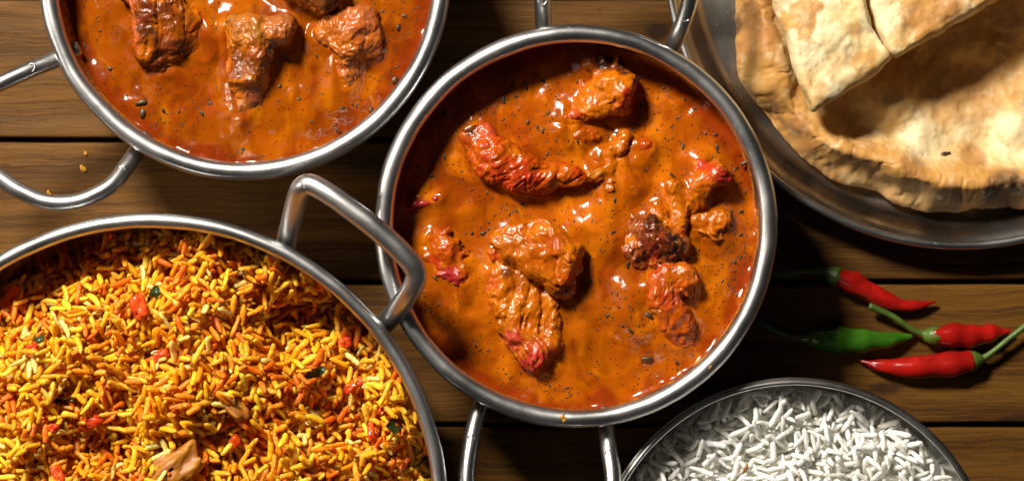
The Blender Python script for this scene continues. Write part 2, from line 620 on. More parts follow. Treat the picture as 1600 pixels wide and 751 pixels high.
ZR = 230.0
ZS = 167.0
main_c, main_R, main_prof, _ = bowl(
    'steel karahi bowl in the middle holding orange chicken curry', 900, 353, 315, ZR, 13.5,
    walls(295, 13.5), sauce_z=ZS, stain_seed=1, handles=[
        ([(760, 615, 172), (748, 642, 186), (736, 690, 208), (729, 751, 226), (735, 805, 236), (775, 838, 240), (845, 848, 241),
          (915, 842, 240), (952, 808, 236), (958, 751, 226), (951, 700, 208), (948, 664, 186), (946, 640, 172)], [(745, 684), (947, 708)]),
        ([(850, 62, 172), (849, 38, 186), (847, -10, 208), (846, -65, 226), (858, -118, 236), (905, -142, 240), (975, -146, 241),
          (1042, -138, 240), (1078, -108, 236), (1083, -50, 226), (1076, 8, 208), (1057, 60, 186), (1046, 84, 172)], [(850, 3), (1057, 27)])])
tl_c, tl_R, tl_prof, _ = bowl(
    'steel karahi bowl of brown meat curry cut by the top edge', 382, -40.5, 322.6, ZR, 13.5,
    walls(302, 13.5), sauce_z=ZS - 4, stain_seed=2, stain_amt=1.0, handles=[
        ([(122, 76, 172), (88, 92, 186), (38, 113, 208), (-20, 142, 224), (-58, 185, 234), (-50, 235, 238), (0, 278, 240), (62, 312, 240), (118, 315, 238),
          (170, 292, 228), (196, 262, 208), (214, 236, 188), (228, 212, 172)], [(48, 106), (189, 262)]),
        ([(642, -157, 172), (676, -173, 186), (726, -194, 208), (784, -223, 224), (822, -266, 234), (814, -316, 238), (764, -359, 240), (702, -393, 240),
          (646, -396, 238), (594, -373, 228), (568, -343, 208), (550, -317, 188), (536, -293, 172)], [])])
ZB = 250.0
bir_c, bir_R, bir_prof, _ = bowl(
    'large steel karahi bowl heaped with yellow biryani rice', 235.7, 797.2, 465, ZB, 11.0,
    walls(433, 11.0), wire=15.5, handles=[
        ([(440, 398, 190), (447, 378, 218), (459, 333, 262), (466, 305, 292), (474, 291, 306), (490, 290, 312), (530, 314, 318), (590, 360, 320), (632, 399, 318), (649, 421, 312),
          (650, 438, 304), (640, 457, 288), (618, 486, 248), (604, 502, 218), (592, 516, 190)], [(632, 462), (480, 292)]),
        ([(31, 1196, 190), (24, 1216, 218), (12, 1261, 262), (5, 1289, 292), (-19, 1304, 312), (-59, 1280, 318), (-119, 1234, 320), (-161, 1195, 318),
          (-179, 1156, 304), (-147, 1108, 248), (-133, 1092, 218), (-121, 1078, 190)], [])], mats=('steel', 'steel_pol'))
ZW = 180.0
KATORI = [(3.5, 1.0), (0, 0.85), (-8, 0.62), (-24, 0.38), (-52, 0.18), (-92, 0.07), (-150, 0.055), (-287, 0.055)]
wh_c, wh_R, wh_prof, _ = bowl('thin rimmed steel bowl of plain white rice', 1241, 904, 311, ZW, 4.0, KATORI, mats=('steel', 'steel_pol'))

# steel plate under the bread
pc = at(1502, -75, 62)
PR = 465 * (H - 62) / H
prof = spline([(0.01, 8), (200, 8), (340, 8), (388, 9), (406, 13), (420, 28), (434, 48), (447, 57), (452, 58), (452, 54), (446, 52),
               (432, 42), (417, 22), (402, 6), (385, 2), (200, 2), (0.01, 2)], 110)
prof[:, 0] = np.maximum(prof[:, 0], 0.01)
plate = tag(empty('steel_plate', (pc[0], pc[1], 0)), 'round polished steel plate lying under the flatbread', 'plate')
V, Q = lathe(prof[::-1], 360, pc)
obj('dish', V, Q, None, M['steel_dull'], plate)
V, Q = sweep_ring(PR - 6.5, 57, 6.5, pc)
obj('rim', V, Q, None, M['steel'], plate)


# ------------------------------------------------------------------ signed distance sculpting for the meat
def surface_nets(D, org, h):
    nx, ny, nz = D.shape
    S = D < 0
    cnt = np.zeros((nx - 1, ny - 1, nz - 1))
    acc = np.zeros((nx - 1, ny - 1, nz - 1, 3))
    corners = [(i, j, k) for i in (0, 1) for j in (0, 1) for k in (0, 1)]
    sl = lambda A, c: A[c[0]:nx - 1 + c[0], c[1]:ny - 1 + c[1], c[2]:nz - 1 + c[2]]
    for a in corners:
        for ax in range(3):
            if a[ax] == 0:
                b = list(a); b[ax] = 1
                da, db = sl(D, a), sl(D, b)
                m = sl(S, a) != sl(S, b)
                t = np.where(m, da / np.where(m, da - db, 1), 0)
                for q in range(3):
                    acc[..., q] += m * (a[q] + (t if q == ax else 0))
                cnt += m
    act = cnt > 0
    idx = np.full(act.shape, -1, np.int64)
    idx[act] = np.arange(act.sum())
    cell = np.argwhere(act)
    V = (cell + acc[act] / cnt[act][:, None]) * h + org
    quads = []
    for ax in range(3):
        o = [q for q in range(3) if q != ax]
        A = np.take(S, range(0, D.shape[ax] - 1), ax)
        B = np.take(S, range(1, D.shape[ax]), ax)
        E = np.argwhere(A != B)
        ok = (E[:, o[0]] > 0) & (E[:, o[1]] > 0) & (E[:, o[0]] < D.shape[o[0]] - 1) & (E[:, o[1]] < D.shape[o[1]] - 1)
        E = E[ok]
        flip = A[tuple(E.T)]
        def g(d0, d1):
            e = E.copy(); e[:, o[0]] += d0; e[:, o[1]] += d1
            return idx[tuple(e.T)]
        q = np.stack([g(-1, -1), g(0, -1), g(0, 0), g(-1, 0)], 1)
        if ax == 1:
            q = q[:, ::-1]
        q = np.where(flip[:, None], q, q[:, ::-1])
        quads.append(q)
    return V, np.vstack(quads)


def vert_normals(V, Q):
    n = np.cross(V[Q[:, 2]] - V[Q[:, 0]], V[Q[:, 3]] - V[Q[:, 1]])
    N = np.zeros_like(V)
    for k in range(4):
        np.add.at(N, Q[:, k], n)
    return N / (np.linalg.norm(N, axis=1)[:, None] + 1e-9)


def smin(a, b, k):
    h = np.clip(0.5 + 0.5 * (b - a) / k, 0, 1)
    return b * (1 - h) + a * h - k * h * (1 - h)


def d_capsule(P, a, b, ra, rb):
    ab = b - a
    t = np.clip(((P - a) @ ab) / (ab @ ab + 1e-9), 0, 1)
    return np.linalg.norm(P - a - t[..., None] * ab, axis=-1) - (ra + (rb - ra) * t)


SAUCE = np.array([0.31, 0.066, 0.0008])
GOLD = np.array([0.50, 0.132, 0.0025])
ORANGE = np.array([0.42, 0.066, 0.0025])
RED = np.array([0.42, 0.022, 0.008])
CRIMSON = np.array([0.34, 0.014, 0.022])
CHAR = np.array([0.010, 0.007, 0.006])
BROWN = np.array([0.13, 0.036, 0.005])
DARKBROWN = np.array([0.085, 0.022, 0.005])
FOOT = {}


def chunk(name, label, cat, zs, prims, k=10, h=2.2, rough=3.0, lump=5.0, fibre=None, base=ORANGE, red=0.45, paints=(), seed=0, group=None, bowlkey='main', ridge=0.0, cuts=(), warp=7.0, strands=9, mat='meat'):
    """prims: (px, py, dz, r, px2, py2, dz2, r2) or (px, py, dz, r); heights above the sauce level"""
    caps = []
    for p in prims:
        if len(p) == 4:
            p = p + p
        a, b = at(p[0], p[1], zs + p[2]), at(p[4], p[5], zs + p[6])
        if np.allclose(a, b):
            b = b + [0.5, 0, 0]
        caps.append((a, b, p[3], p[7]))
        FOOT.setdefault(bowlkey, []).append((a, b, p[3], p[7]))
    rs_ = np.random.default_rng(seed + 500)
    fa = math.radians(fibre if fibre is not None else (seed * 37) % 180)
    for _ in range(strands):
        a, b, ra, rb = caps[rs_.integers(len(prims))]
        t_ = rs_.uniform(0, 1)
        c_, r_ = a + (b - a) * t_, ra + (rb - ra) * t_
        th = fa + rs_.normal(0, 0.35) + (math.pi if rs_.uniform() < 0.5 else 0)
        dv = np.array([math.cos(th), math.sin(th), 0])
        sd_ = np.array([-math.sin(th), math.cos(th), 0]) * rs_.uniform(-0.8, 0.8) * r_
        s0 = c_ + sd_ + dv * r_ * 0.45 + [0, 0, rs_.uniform(0.0, 0.45) * r_]
        s1 = s0 + dv * r_ * rs_.uniform(0.5, 1.15) + [0, 0, rs_.uniform(-0.5, 0.1) * r_]
        caps.append((s0, s1, rs_.uniform(4.0, 7.5), rs_.uniform(1.8, 3.5)))
    lo = np.min([np.minimum(a, b) - max(ra, rb) for a, b, ra, rb in caps], 0) - 12
    hi = np.max([np.maximum(a, b) + max(ra, rb) for a, b, ra, rb in caps], 0) + 12
    lo[2] = max(lo[2], zs - 16)
    n = np.ceil((hi - lo) / h).astype(int) + 1
    G = np.stack(np.meshgrid(*[lo[q] + np.arange(n[q]) * h for q in range(3)], indexing='ij'), -1)
    # bend space with noise so that no outline stays a clean capsule
    cn = [max(2, int(math.ceil(n[q] / 4)) + 1) for q in range(3)]
    cs = [np.linspace(lo[q], lo[q] + (n[q] - 1) * h, cn[q]) for q in range(3)]
    CG = np.stack(np.meshgrid(*cs, indexing='ij'), -1).reshape(-1, 3)
    G2 = G.copy()
    mats = []
    for q in range(3):
        t = np.linspace(0, cn[q] - 1, n[q])
        i0 = np.minimum(t.astype(int), cn[q] - 2)
        W = np.zeros((n[q], cn[q]))
        W[np.arange(n[q]), i0] = 1 - (t - i0)
        W[np.arange(n[q]), i0 + 1] = t - i0
        mats.append(W)
    for q in range(3):
        w = (warp * vnoise(CG, 34, seed + 200 + q) + warp * 0.35 * vnoise(CG, 13, seed + 220 + q)).reshape(cn)
        w = np.einsum('ia,abc->ibc', mats[0], w)
        w = np.einsum('jb,ibc->ijc', mats[1], w)
        G2[..., q] += np.einsum('kc,ijc->ijk', mats[2], w)
    D = None
    for a, b, ra, rb in caps:
        d = d_capsule(G2, a, b, ra, rb)
        D = d if D is None else smin(D, d, k if ra > 7.6 else 4.0)
    for (px, py, dz, nx_, ny_, nz_) in cuts:
        nn = np.array([nx_, -ny_, nz_], float)
        nn /= np.linalg.norm(nn)
        D = -smin(-D, -((G2 - at(px, py, zs + dz)) @ nn), 3.0)
    D = np.maximum(D, (zs - 10) - G[..., 2])
    V, Q = surface_nets(D, lo, h)
    N = vert_normals(V, Q)
    S = V.copy()
    f = fbm(S, 30, seed, 2) * lump * 0.9
    ang = math.radians(fibre if fibre is not None else (seed * 37) % 180)
    ang = ang + 0.5 * vnoise(S, 60, seed + 8)
    u = S[:, 0] * np.cos(ang) + S[:, 1] * np.sin(ang)
    v = -S[:, 0] * np.sin(ang) + S[:, 1] * np.cos(ang)
    W = np.stack([u / 7, v, S[:, 2]], 1)
    fb = np.clip(1 - np.abs(fbm(W, 7.5, seed + 5, 2)), 0, 1)
    amp = (0.45 + 0.55 * sstep(-0.3, 0.4, vnoise(S, 40, seed + 6))) * (1.0 if fibre is not None else 0.8)
    f = f + (fb ** 2.5 - 0.4) * rough * 1.25 * amp
    r1 = 1 - np.abs(fbm(S, 17, seed + 9, 3))
    f = f + (r1 - 0.6) * rough * 0.35
    f = f + fbm(S, 5.5, seed + 31, 2) * rough * 0.28
    if ridge:
        f = f - ridge * (1 - sstep(0.0, 0.14, np.abs(fbm(S, 42, seed + 77, 2))))
    top = sstep(zs - 4, zs + 8, V[:, 2])
    V = V + N * (f * (0.25 + 0.75 * top))[:, None]
    # colour: sauce where it dips under, redder and golden on the crests
    hh = V[:, 2] - zs
    col = np.tile(base, (len(V), 1))
    nz = fbm(S, 26, seed + 3, 3)
    col = lerp(col, GOLD, (sstep(-0.1, 0.7, nz) * 0.75)[:, None])
    nz2 = fbm(S, 20, seed + 13, 3)
    col = lerp(col, RED, (sstep(0.15, 0.75, nz2) * red)[:, None])
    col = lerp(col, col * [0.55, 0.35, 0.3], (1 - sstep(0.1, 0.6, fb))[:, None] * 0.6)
    cover = sstep(-0.15, 0.35, vnoise(S, 26, seed + 91) + 0.4 * vnoise(S, 11, seed + 92)) * 0.45
    col = lerp(col, SAUCE * 1.08, np.maximum(1 - sstep(4, 24, hh + 7 * nz2), cover)[:, None] * 0.9)
    jit = fbm(S, 9, seed + 21, 2)
    for (px, py, r, c, s) in paints:
        q = at(px, py, zs + 15)
        d = np.hypot(V[:, 0] - q[0], V[:, 1] - q[1]) / r + 0.28 * jit
        col = lerp(col, np.array(c), ((1 - sstep(0.55, 1.1, d)) * s)[:, None])
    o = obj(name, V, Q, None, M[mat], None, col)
    return tag(o, label, cat, group)


CK = 'chicken pieces in the middle bowl'
C = lambda name, label, *a, **k: chunk(name, label, 'chicken', ZS, *a, group=CK, bowlkey='main', **k)
C('chicken_piece', 'rounded orange chicken piece with charred crest, nearest the top rim of the middle bowl',
  [(893, 178, 2, 17, 925, 165, 16, 24), (920, 165, 14, 23, 958, 142, 24, 30), (960, 140, 22, 30, 962, 165, 12, 22), (918, 106, 8, 11, 966, 104, 12, 12), (940, 98, 15, 8, 945, 120, 8, 12)],
  k=9, rough=3.0, lump=4, red=0.3, base=GOLD, seed=3, cuts=[(984, 150, 20, 1, 0.1, 0.25), (940, 188, 16, 0.3, 1, 0.2)],
  paints=[(945, 96, 18, CHAR, 0.95), (972, 104, 14, CHAR, 0.95), (920, 104, 12, DARKBROWN, 0.8), (980, 150, 13, RED, 0.95), (978, 165, 12, RED, 0.9), (897, 182, 16, RED, 0.7)])
C('chicken_piece', 'long curved red chicken strip with a black burnt tip, upper left in the middle bowl',
  [(738, 212, 14, 17, 760, 205, 24, 16), (742, 222, 10, 20, 775, 250, 18, 34), (765, 235, 18, 30, 815, 268, 20, 32), (815, 272, 16, 28, 850, 285, 10, 20), (845, 276, 20, 16, 880, 274, 20, 13), (880, 274, 20, 13, 922, 278, 16, 9)],
  k=10, rough=3.0, lump=5, red=0.75, base=ORANGE, seed=11, ridge=3, warp=4, cuts=[(848, 222, 20, 0.7, -1, 0.15), (740, 195, 20, -0.5, -1, 0.2)],
  paints=[(735, 200, 13, CHAR, 0.95), (762, 203, 16, (0.5, 0.07, 0.03), 0.7), (800, 280, 34, RED, 0.7), (833, 280, 16, RED, 0.8), (760, 250, 14, RED, 0.6)])
C('chicken_shred', 'small knotted orange shred just below the rounded chicken piece with charred crest',
  [(882, 208, 2, 9, 905, 214, 5, 11), (905, 212, 6, 10, 935, 208, 3, 8), (886, 222, 0, 8, 900, 205, 6, 8)], k=6, rough=2.5, lump=3, red=0.6, seed=17)
C('chicken_shred', 'thin curled shred joining the end of the red strip, middle bowl',
  [(942, 243, 6, 7, 968, 234, 12, 9), (968, 234, 12, 8, 977, 214, 14, 7), (950, 250, 6, 8, 950, 295, 4, 10), (925, 272, 10, 11, 950, 262, 8, 9), (966, 258, 2, 8, 988, 296, 2, 10)],
  k=7, rough=2.6, lump=3, fibre=80, red=0.25, base=GOLD, seed=19, paints=[(930, 268, 12, (0.4, 0.17, 0.02), 0.6), (985, 290, 14, (0.35, 0.12, 0.02), 0.7)])
C('chicken_shred', 'small lone reddish nugget right of the curled shred, middle bowl',
  [(996, 232, 6, 12, 1012, 228, 8, 13), (1004, 240, 2, 12, 1000, 250, -2, 9)], k=6, rough=2.6, lump=3, red=0.6, seed=23, paints=[(1016, 226, 9, RED, .7)])
C('chicken_piece', 'broad folded chicken flap with torn right edge, lower centre of the middle bowl',
  [(792, 374, 24, 20, 842, 370, 38, 24), (842, 374, 38, 26, 886, 402, 34, 27), (806, 392, 26, 24, 876, 428, 30, 25), (868, 434, 26, 20, 884, 452, 20, 16), (884, 412, 28, 18, 910, 416, 24, 11),
   (772, 396, 16, 8, 780, 412, 12, 9)],
  k=8, rough=3.0, lump=4, fibre=-28, red=0.4, base=GOLD, seed=29, ridge=3, warp=6,
  cuts=[(896, 440, 30, 1, 0.25, 0.5), (850, 455, 20, -0.5, 1, -0.1), (850, 372, 52, -0.25, -0.3, 1)],
  paints=[(885, 440, 22, ORANGE, 0.8), (848, 392, 30, ORANGE, 0.6), (905, 415, 10, RED, 0.8), (893, 440, 12, RED, 0.5), (772, 398, 11, RED, 0.6), (870, 380, 14, (0.36, 0.06, 0.02), 0.5)])
C('chicken_piece', 'stringy chicken shank with crimson end below the folded flap, middle bowl',
  [(786, 428, 8, 20, 790, 508, 8, 15), (818, 425, 8, 17, 806, 525, 14, 15), (838, 445, 10, 13, 830, 525, 18, 14), (862, 452, 8, 14, 858, 525, 14, 14),
   (812, 525, 12, 22, 838, 555, 14, 23), (838, 548, 12, 23, 858, 540, 10, 19), (768, 430, 0, 8, 775, 480, 2, 8)],
  k=5, rough=3.4, lump=3, fibre=88, red=0.3, base=GOLD, seed=31, warp=5,
  paints=[(838, 568, 30, CRIMSON, 0.9), (865, 552, 14, CRIMSON, 0.7), (800, 528, 20, CRIMSON, 0.7), (835, 545, 20, RED, 0.5), (790, 424, 11, CHAR, 0.7), (768, 440, 14, RED, 0.5), (812, 440, 16, SAUCE * 0.8, 0.6)])
C('chicken_piece', 'blackened burnt chicken piece right of centre in the middle bowl',
  [(988, 388, 10, 17, 1018, 356, 20, 22), (1014, 365, 18, 26, 1050, 385, 14, 24), (1000, 400, 8, 16, 1040, 404, 8, 18), (985, 398, 4, 9, 982, 372, 8, 8)],
  k=9, rough=6.0, lump=4, red=0.6, base=(0.2, 0.05, 0.01), seed=37,
  paints=[(1018, 350, 20, CHAR, 0.85), (1048, 384, 26, CHAR, 0.97), (1015, 375, 26, (0.09, 0.012, 0.006), 0.85), (1004, 402, 12, CHAR, 0.8), (985, 375, 9, GOLD, 0.7), (1020, 398, 12, RED, 0.6)])
C('chicken_shred', 'bundle of pointed orange strands with red tips above the burnt piece, middle bowl',
  [(1050, 296, 16, 11, 1064, 302, 16, 10), (1048, 305, 12, 9, 1064, 362, 22, 8), (1062, 300, 14, 10, 1070, 345, 20, 9), (1026, 326, 10, 8, 1052, 360, 18, 7),
   (1086, 312, 16, 14, 1096, 290, 24, 17), (1090, 320, 16, 13, 1084, 332, 10, 10), (1100, 280, 26, 17, 1122, 276, 28, 13), (1122, 272, 28, 12, 1134, 280, 24, 9), (1098, 266, 22, 11, 1096, 254, 20, 8)],
  k=6, rough=2.6, lump=3, fibre=70, red=0.3, base=GOLD, seed=41, paints=[(1130, 279, 16, (0.55, 0.02, 0.03), 0.95), (1098, 258, 13, RED, 0.9), (1112, 270, 12, RED, 0.6), (1064, 366, 10, RED, .6), (1088, 322, 10, RED, .4)])
C('chicken_shred', 'crumbly orange nugget beside the right rim of the middle bowl',
  [(1098, 352, 8, 14, 1122, 346, 12, 15), (1112, 362, 8, 14, 1124, 358, 6, 10), (1085, 362, 4, 9, 1098, 356, 8, 9)], k=6, rough=4.2, lump=3, red=0.15, base=GOLD, seed=43)
C('chicken_piece', 'reddish chicken piece just below the burnt one, lower right of the middle bowl',
  [(1032, 445, 16, 24, 1070, 432, 20, 20), (1034, 460, 18, 22, 1056, 500, 16, 24), (1054, 505, 12, 20, 1058, 532, 4, 15), (1076, 440, 16, 12, 1078, 462, 12, 9)],
  k=8, rough=3.0, lump=4, red=0.4, base=ORANGE, seed=47, ridge=3, cuts=[(1092, 470, 10, 1, 0.1, 0.4), (1060, 470, 34, 0.2, 0.1, 1)], paints=[(1045, 470, 20, RED, 0.5), (1072, 430, 9, (0.2, 0.03, 0.01), 0.5)])
C('chicken_piece', 'sunken orange lump with a red skin edge, near the left rim of the middle bowl',
  [(678, 372, 2, 14, 695, 392, 8, 20), (690, 398, 8, 18, 715, 420, 4, 18), (668, 395, 6, 6, 690, 428, 8, 6), (690, 428, 8, 6, 726, 442, 6, 5)], k=8, rough=2.6, lump=4, red=0.4, base=ORANGE, seed=59,
  paints=[(676, 415, 16, RED, 0.85), (700, 434, 18, CRIMSON, 0.9), (722, 442, 12, CRIMSON, 0.9)])
C('pepper_skin', 'thin dark red pepper skin floating by the left rim of the middle bowl',
  [(634, 322, 4, 5, 662, 316, 7, 7), (662, 316, 7, 6, 688, 308, 6, 4), (640, 316, 4, 4, 655, 310, 6, 4)], k=4, rough=1.6, lump=1.5, red=0.9, base=RED, seed=61, paints=[(660, 316, 40, CRIMSON, 0.85)])

MK = 'meat pieces in the top left bowl'
ZT = ZS - 4
B = lambda label, *a, **k: chunk('meat_piece', label, 'meat', ZT - 6, *a, group=MK, bowlkey='tl', mat='meat_dark', strands=5, **k)
B('big brown angular meat chunk in the middle of the top left bowl',
  [(368, 50, 26, 24, 372, 108, 26, 24), (376, 50, 30, 26, 438, 48, 40, 22), (400, 60, 38, 28, 398, 108, 34, 24), (430, 52, 40, 20, 452, 44, 38, 14), (380, 125, 10, 22, 378, 160, 2, 16), (404, 128, 18, 13, 384, 184, 8, 7)],
  k=9, rough=3.6, lump=4, red=0.1, base=BROWN, seed=71, ridge=2, cuts=[(444, 100, 30, 1, 0.35, 0.2), (400, 70, 58, -0.35, 0.1, 1), (410, 22, 40, 0, -1, 0.3), (345, 90, 10, -1, 0, 0.5)],
  paints=[(385, 38, 40, (0.42, 0.17, 0.02), 0.5), (352, 60, 20, GOLD, 0.5), (366, 148, 24, GOLD, 0.7), (404, 150, 20, (0.19, 0.05, 0.02), 0.8), (440, 38, 26, (0.4, 0.13, 0.04), 0.6)])
B('rounded brown meat lump nearest the right rim of the top left bowl',
  [(535, 40, 24, 24, 562, 34, 28, 22), (520, 62, 12, 22, 560, 70, 18, 24), (545, 80, 10, 26, 540, 125, -4, 22), (575, 45, 20, 16, 582, 82, 12, 13), (500, 55, 8, 14, 520, 48, 12, 14)],
  k=12, rough=3.4, lump=4, red=0.15, base=(0.36, 0.10, 0.010), seed=73, fibre=-70, ridge=2.5, paints=[(565, 30, 34, (0.36, 0.09, 0.025), 0.6), (502, 50, 13, GOLD, 0.6)])
B('meat slab coloured dark for shade, with a bright curled edge, left in the top left bowl',
  [(235, 18, 30, 26, 232, 74, 26, 22), (260, 10, 22, 32, 275, 70, 14, 32), (240, 88, 14, 20, 262, 106, 4, 16), (205, -10, 20, 20, 230, 0, 28, 22), (300, 40, 6, 26, 320, 80, -2, 22)],
  k=12, rough=3.2, lump=5, red=0.1, base=DARKBROWN, seed=79, ridge=2, paints=[(208, 40, 15, (0.5, 0.10, 0.02), 0.8), (214, 66, 15, (0.5, 0.10, 0.02), 0.7), (206, 12, 14, (0.5, 0.10, 0.02), 0.7), (300, -6, 34, GOLD, 0.5)])  # dark base colour stands for the shade over the slab
B('meat lump cut by the top edge between the brown chunk and the right lump',
  [(465, -30, 30, 36, 500, -18, 36, 34), (490, 5, 14, 22, 520, 12, 10, 18)], k=12, rough=3.4, lump=5, red=0.1, base=BROWN, seed=83)


# ------------------------------------------------------------------ curry sauce
def sauce(label, c, prof, zs, key, mounds, seed, nflake, nfleck, keep_px, tint=(1, 1, 1)):
    rr = np.interp(zs, prof[::-1, 1], prof[::-1, 0]) + 1.6
    nr, na = 150, 620
    s = np.linspace(0, 1, nr) ** 0.8
    a = np.linspace(0, 2 * np.pi, na, endpoint=False)
    X = c[0] + (rr * s)[:, None] * np.cos(a)
    Y = c[1] + (rr * s)[:, None] * np.sin(a)
    P = np.stack([X.ravel(), Y.ravel(), np.zeros(X.size)], 1)

    def height(P):
        z = np.full(len(P), zs, float)
        z += 5.5 * fbm(P, 95, seed, 2) + 2.6 * fbm(P, 34, seed + 3, 2) + 0.8 * fbm(P, 13, seed + 5, 2) * (0.4 + 0.6 * sstep(0, 0.6, vnoise(P, 70, seed + 6)))
        for (px, py, r, h) in mounds:
            q = at(px, py, zs)
            z += h * np.exp(-((P[:, 0] - q[0]) ** 2 + (P[:, 1] - q[1]) ** 2) / r ** 2)
        best = np.full(len(P), 1e9)
        for A, B_, ra, rb in FOOT.get(key, []):
            A2, B2 = A * [1, 1, 0], B_ * [1, 1, 0]
            best = np.minimum(best, d_capsule(P * [1, 1, 0], A2, B2, ra * .8, rb * .8))
        z += 5.0 * np.exp(-(np.maximum(best, 0) / 10.0) ** 1.4) + 6.0 * np.exp(-(np.maximum(best, 0) / 30.0) ** 1.3)
        e = rr - np.hypot(P[:, 0] - c[0], P[:, 1] - c[1])
        z += 4.5 * np.exp(-np.maximum(e, 0) / 5.0)
        return z
    P[:, 2] = height(P)
    n1 = fbm(P, 120, seed + 40, 3)
    n2 = fbm(P, 45, seed + 41, 3)
    e = rr - np.hypot(P[:, 0] - c[0], P[:, 1] - c[1])
    col = np.tile(SAUCE, (len(P), 1))
    col = lerp(col, np.array([0.34, 0.058, 0.002]), sstep(-0.1, 0.8, n1)[:, None] * 0.75)
    col = lerp(col, GOLD * [.95, .85, 1], sstep(0.1, 0.9, n2)[:, None] * 0.6)
    wq = P + 30 * np.c_[vnoise(P, 60, seed + 50), vnoise(P, 60, seed + 51), np.zeros(len(P))]
    st_ = fbm(wq * [1, 0.45, 1], 26, seed + 52, 3)
    col = lerp(col, np.array([0.17, 0.022, 0.001]), (sstep(0.15, 0.75, st_) * 0.7)[:, None])
    col = lerp(col, GOLD * 1.05, (sstep(0.2, 0.8, -st_) * 0.7)[:, None])
    oil = (1 - sstep(4, 26, e + 18 * n2)) * 0.9             # red oil film along the wall
    col = lerp(col, np.array([0.20, 0.022, 0.002]), oil[:, None])
    col = col * np.array(tint)
    root = obj('curry_sauce', P, grid_faces(nr, na, wrap_v=True), None, M['sauce'], None, col, origin=(c[0], c[1], zs))
    tag(root, label, 'sauce')
    # dried herb flakes floating on it
    rg = np.random.default_rng(seed)
    protos = []
    for i in range(8):
        k = 7
        aa = np.linspace(0, 2 * np.pi, k, endpoint=False) + rg.uniform(-.3, .3, k)
        ra = rg.uniform(0.45, 1.0, k) * [1 + 0.0 * j for j in range(k)]
        el = rg.uniform(0.4, 0.8)
        top = np.stack([np.cos(aa) * ra, np.sin(aa) * ra * el, rg.uniform(0.05, 0.28, k)], 1)
        bot = top * [1.05, 1.05, 0] + [0, 0, -0.25]
        V = np.vstack([top, bot, [[0, 0, 0.32]]])
        T = [(14, j, (j + 1) % k) for j in range(k)]
        T += [(j, k + j, (j + 1) % k) for j in range(k)] + [((j + 1) % k, k + j, k + (j + 1) % k) for j in range(k)]
        protos.append((V, np.array(T)))

    m_ = 5 * (nflake + nfleck)                              # free spots between the pieces, clustered
    r_, t_ = np.sqrt(rg.uniform(0, 1, m_)) * (rr - 9), rg.uniform(0, 2 * np.pi, m_)
    sp = np.stack([c[0] + r_ * np.cos(t_), c[1] + r_ * np.sin(t_), np.zeros(m_)], 1)
    ok = vnoise(sp, 55, seed + 60) + 0.6 * vnoise(sp, 20, seed + 61) > rg.uniform(-0.7, 0.45, m_)
    for A, B_, ra, rb in FOOT[key]:
        ok &= d_capsule(sp, A * [1, 1, 0], B_ * [1, 1, 0], ra, rb) > 4
    sp = sp[ok]
    sp[:, 2] = height(sp)
    pool = iter(sp[i % len(sp)] for i in range(10 * m_))
    spot = lambda: next(pool)
    meshes = [mesh_data('herb_flake', V * 5.4, None, T, M['herb']) for V, T in protos]
    for i in range(nflake):
        p = spot() if i >= len(keep_px) else None
        if p is None:
            q = at(*keep_px[i], zs)
            p = np.array([q[0], q[1], height(q[None])[0]])
        o = bpy.data.objects.new('herb_flake', meshes[i % 8])
        COL.objects.link(o)
        o.parent = root
        o.location = Vector(p - np.array([c[0], c[1], zs])) * U
        o.rotation_euler = (rg.uniform(-.12, .12), rg.uniform(-.12, .12), rg.uniform(0, 6.28))
        s_ = rg.uniform(0.75, 1.45) if i < len(keep_px) else rg.uniform(0.5, 1.1)
        o.scale = (s_ * rg.uniform(.8, 1.9), s_, s_ * 0.7)
    VV, TT, n = [], [], 0
    for i in range(nfleck):
        p = spot()
        V, T = protos[rg.integers(8)]
        t = rg.uniform(0, 6.28)
        R_ = np.array([[math.cos(t), -math.sin(t), 0], [math.sin(t), math.cos(t), 0], [0, 0, 1]])
        VV.append((V * rg.uniform(0.8, 2.4) * [rg.uniform(.8, 2.4), 1, 0.7]) @ R_.T + p)
        TT.append(T + n)
        n += len(V)
    tag(obj('herb_flecks', np.vstack(VV), None, np.vstack(TT), M['herb'], root), kind='stuff')
    return root, height


sauce('orange creamy curry sauce speckled with herbs in the middle bowl', main_c, main_prof, ZS, 'main',
      [(985, 455, 38, 17), (978, 495, 34, 12), (1010, 520, 30, 8), (930, 355, 40, 17), (905, 345, 20, 8), (955, 385, 30, 10), (700, 230, 60, 3), (740, 500, 60, 3), (1120, 200, 50, 4), (1130, 470, 40, 4), (760, 330, 40, 4), (870, 200, 40, 3)], 201, 110, 900,
      [(795, 185), (840, 188), (902, 222), (758, 226), (708, 503), (1140, 270), (1163, 255), (1012, 492), (940, 536), (1152, 462), (1056, 565), (1010, 560), (748, 388), (652, 262), (1050, 275), (700, 575), (1130, 520)])
sauce('brownish orange curry sauce speckled with herbs in the top left bowl', tl_c, tl_prof, ZT, 'tl',
      [(480, 150, 60, 4), (250, 160, 60, 3), (620, 60, 50, 4), (330, 40, 40, 5)], 301, 100, 900,
      [(172, 107), (222, 160), (223, 176), (280, 175), (330, 162), (255, 172), (442, 222), (527, 204), (617, 126), (580, 172), (495, 82), (550, 163), (622, 43), (318, 110)], tint=(0.76, 0.78, 0.7))


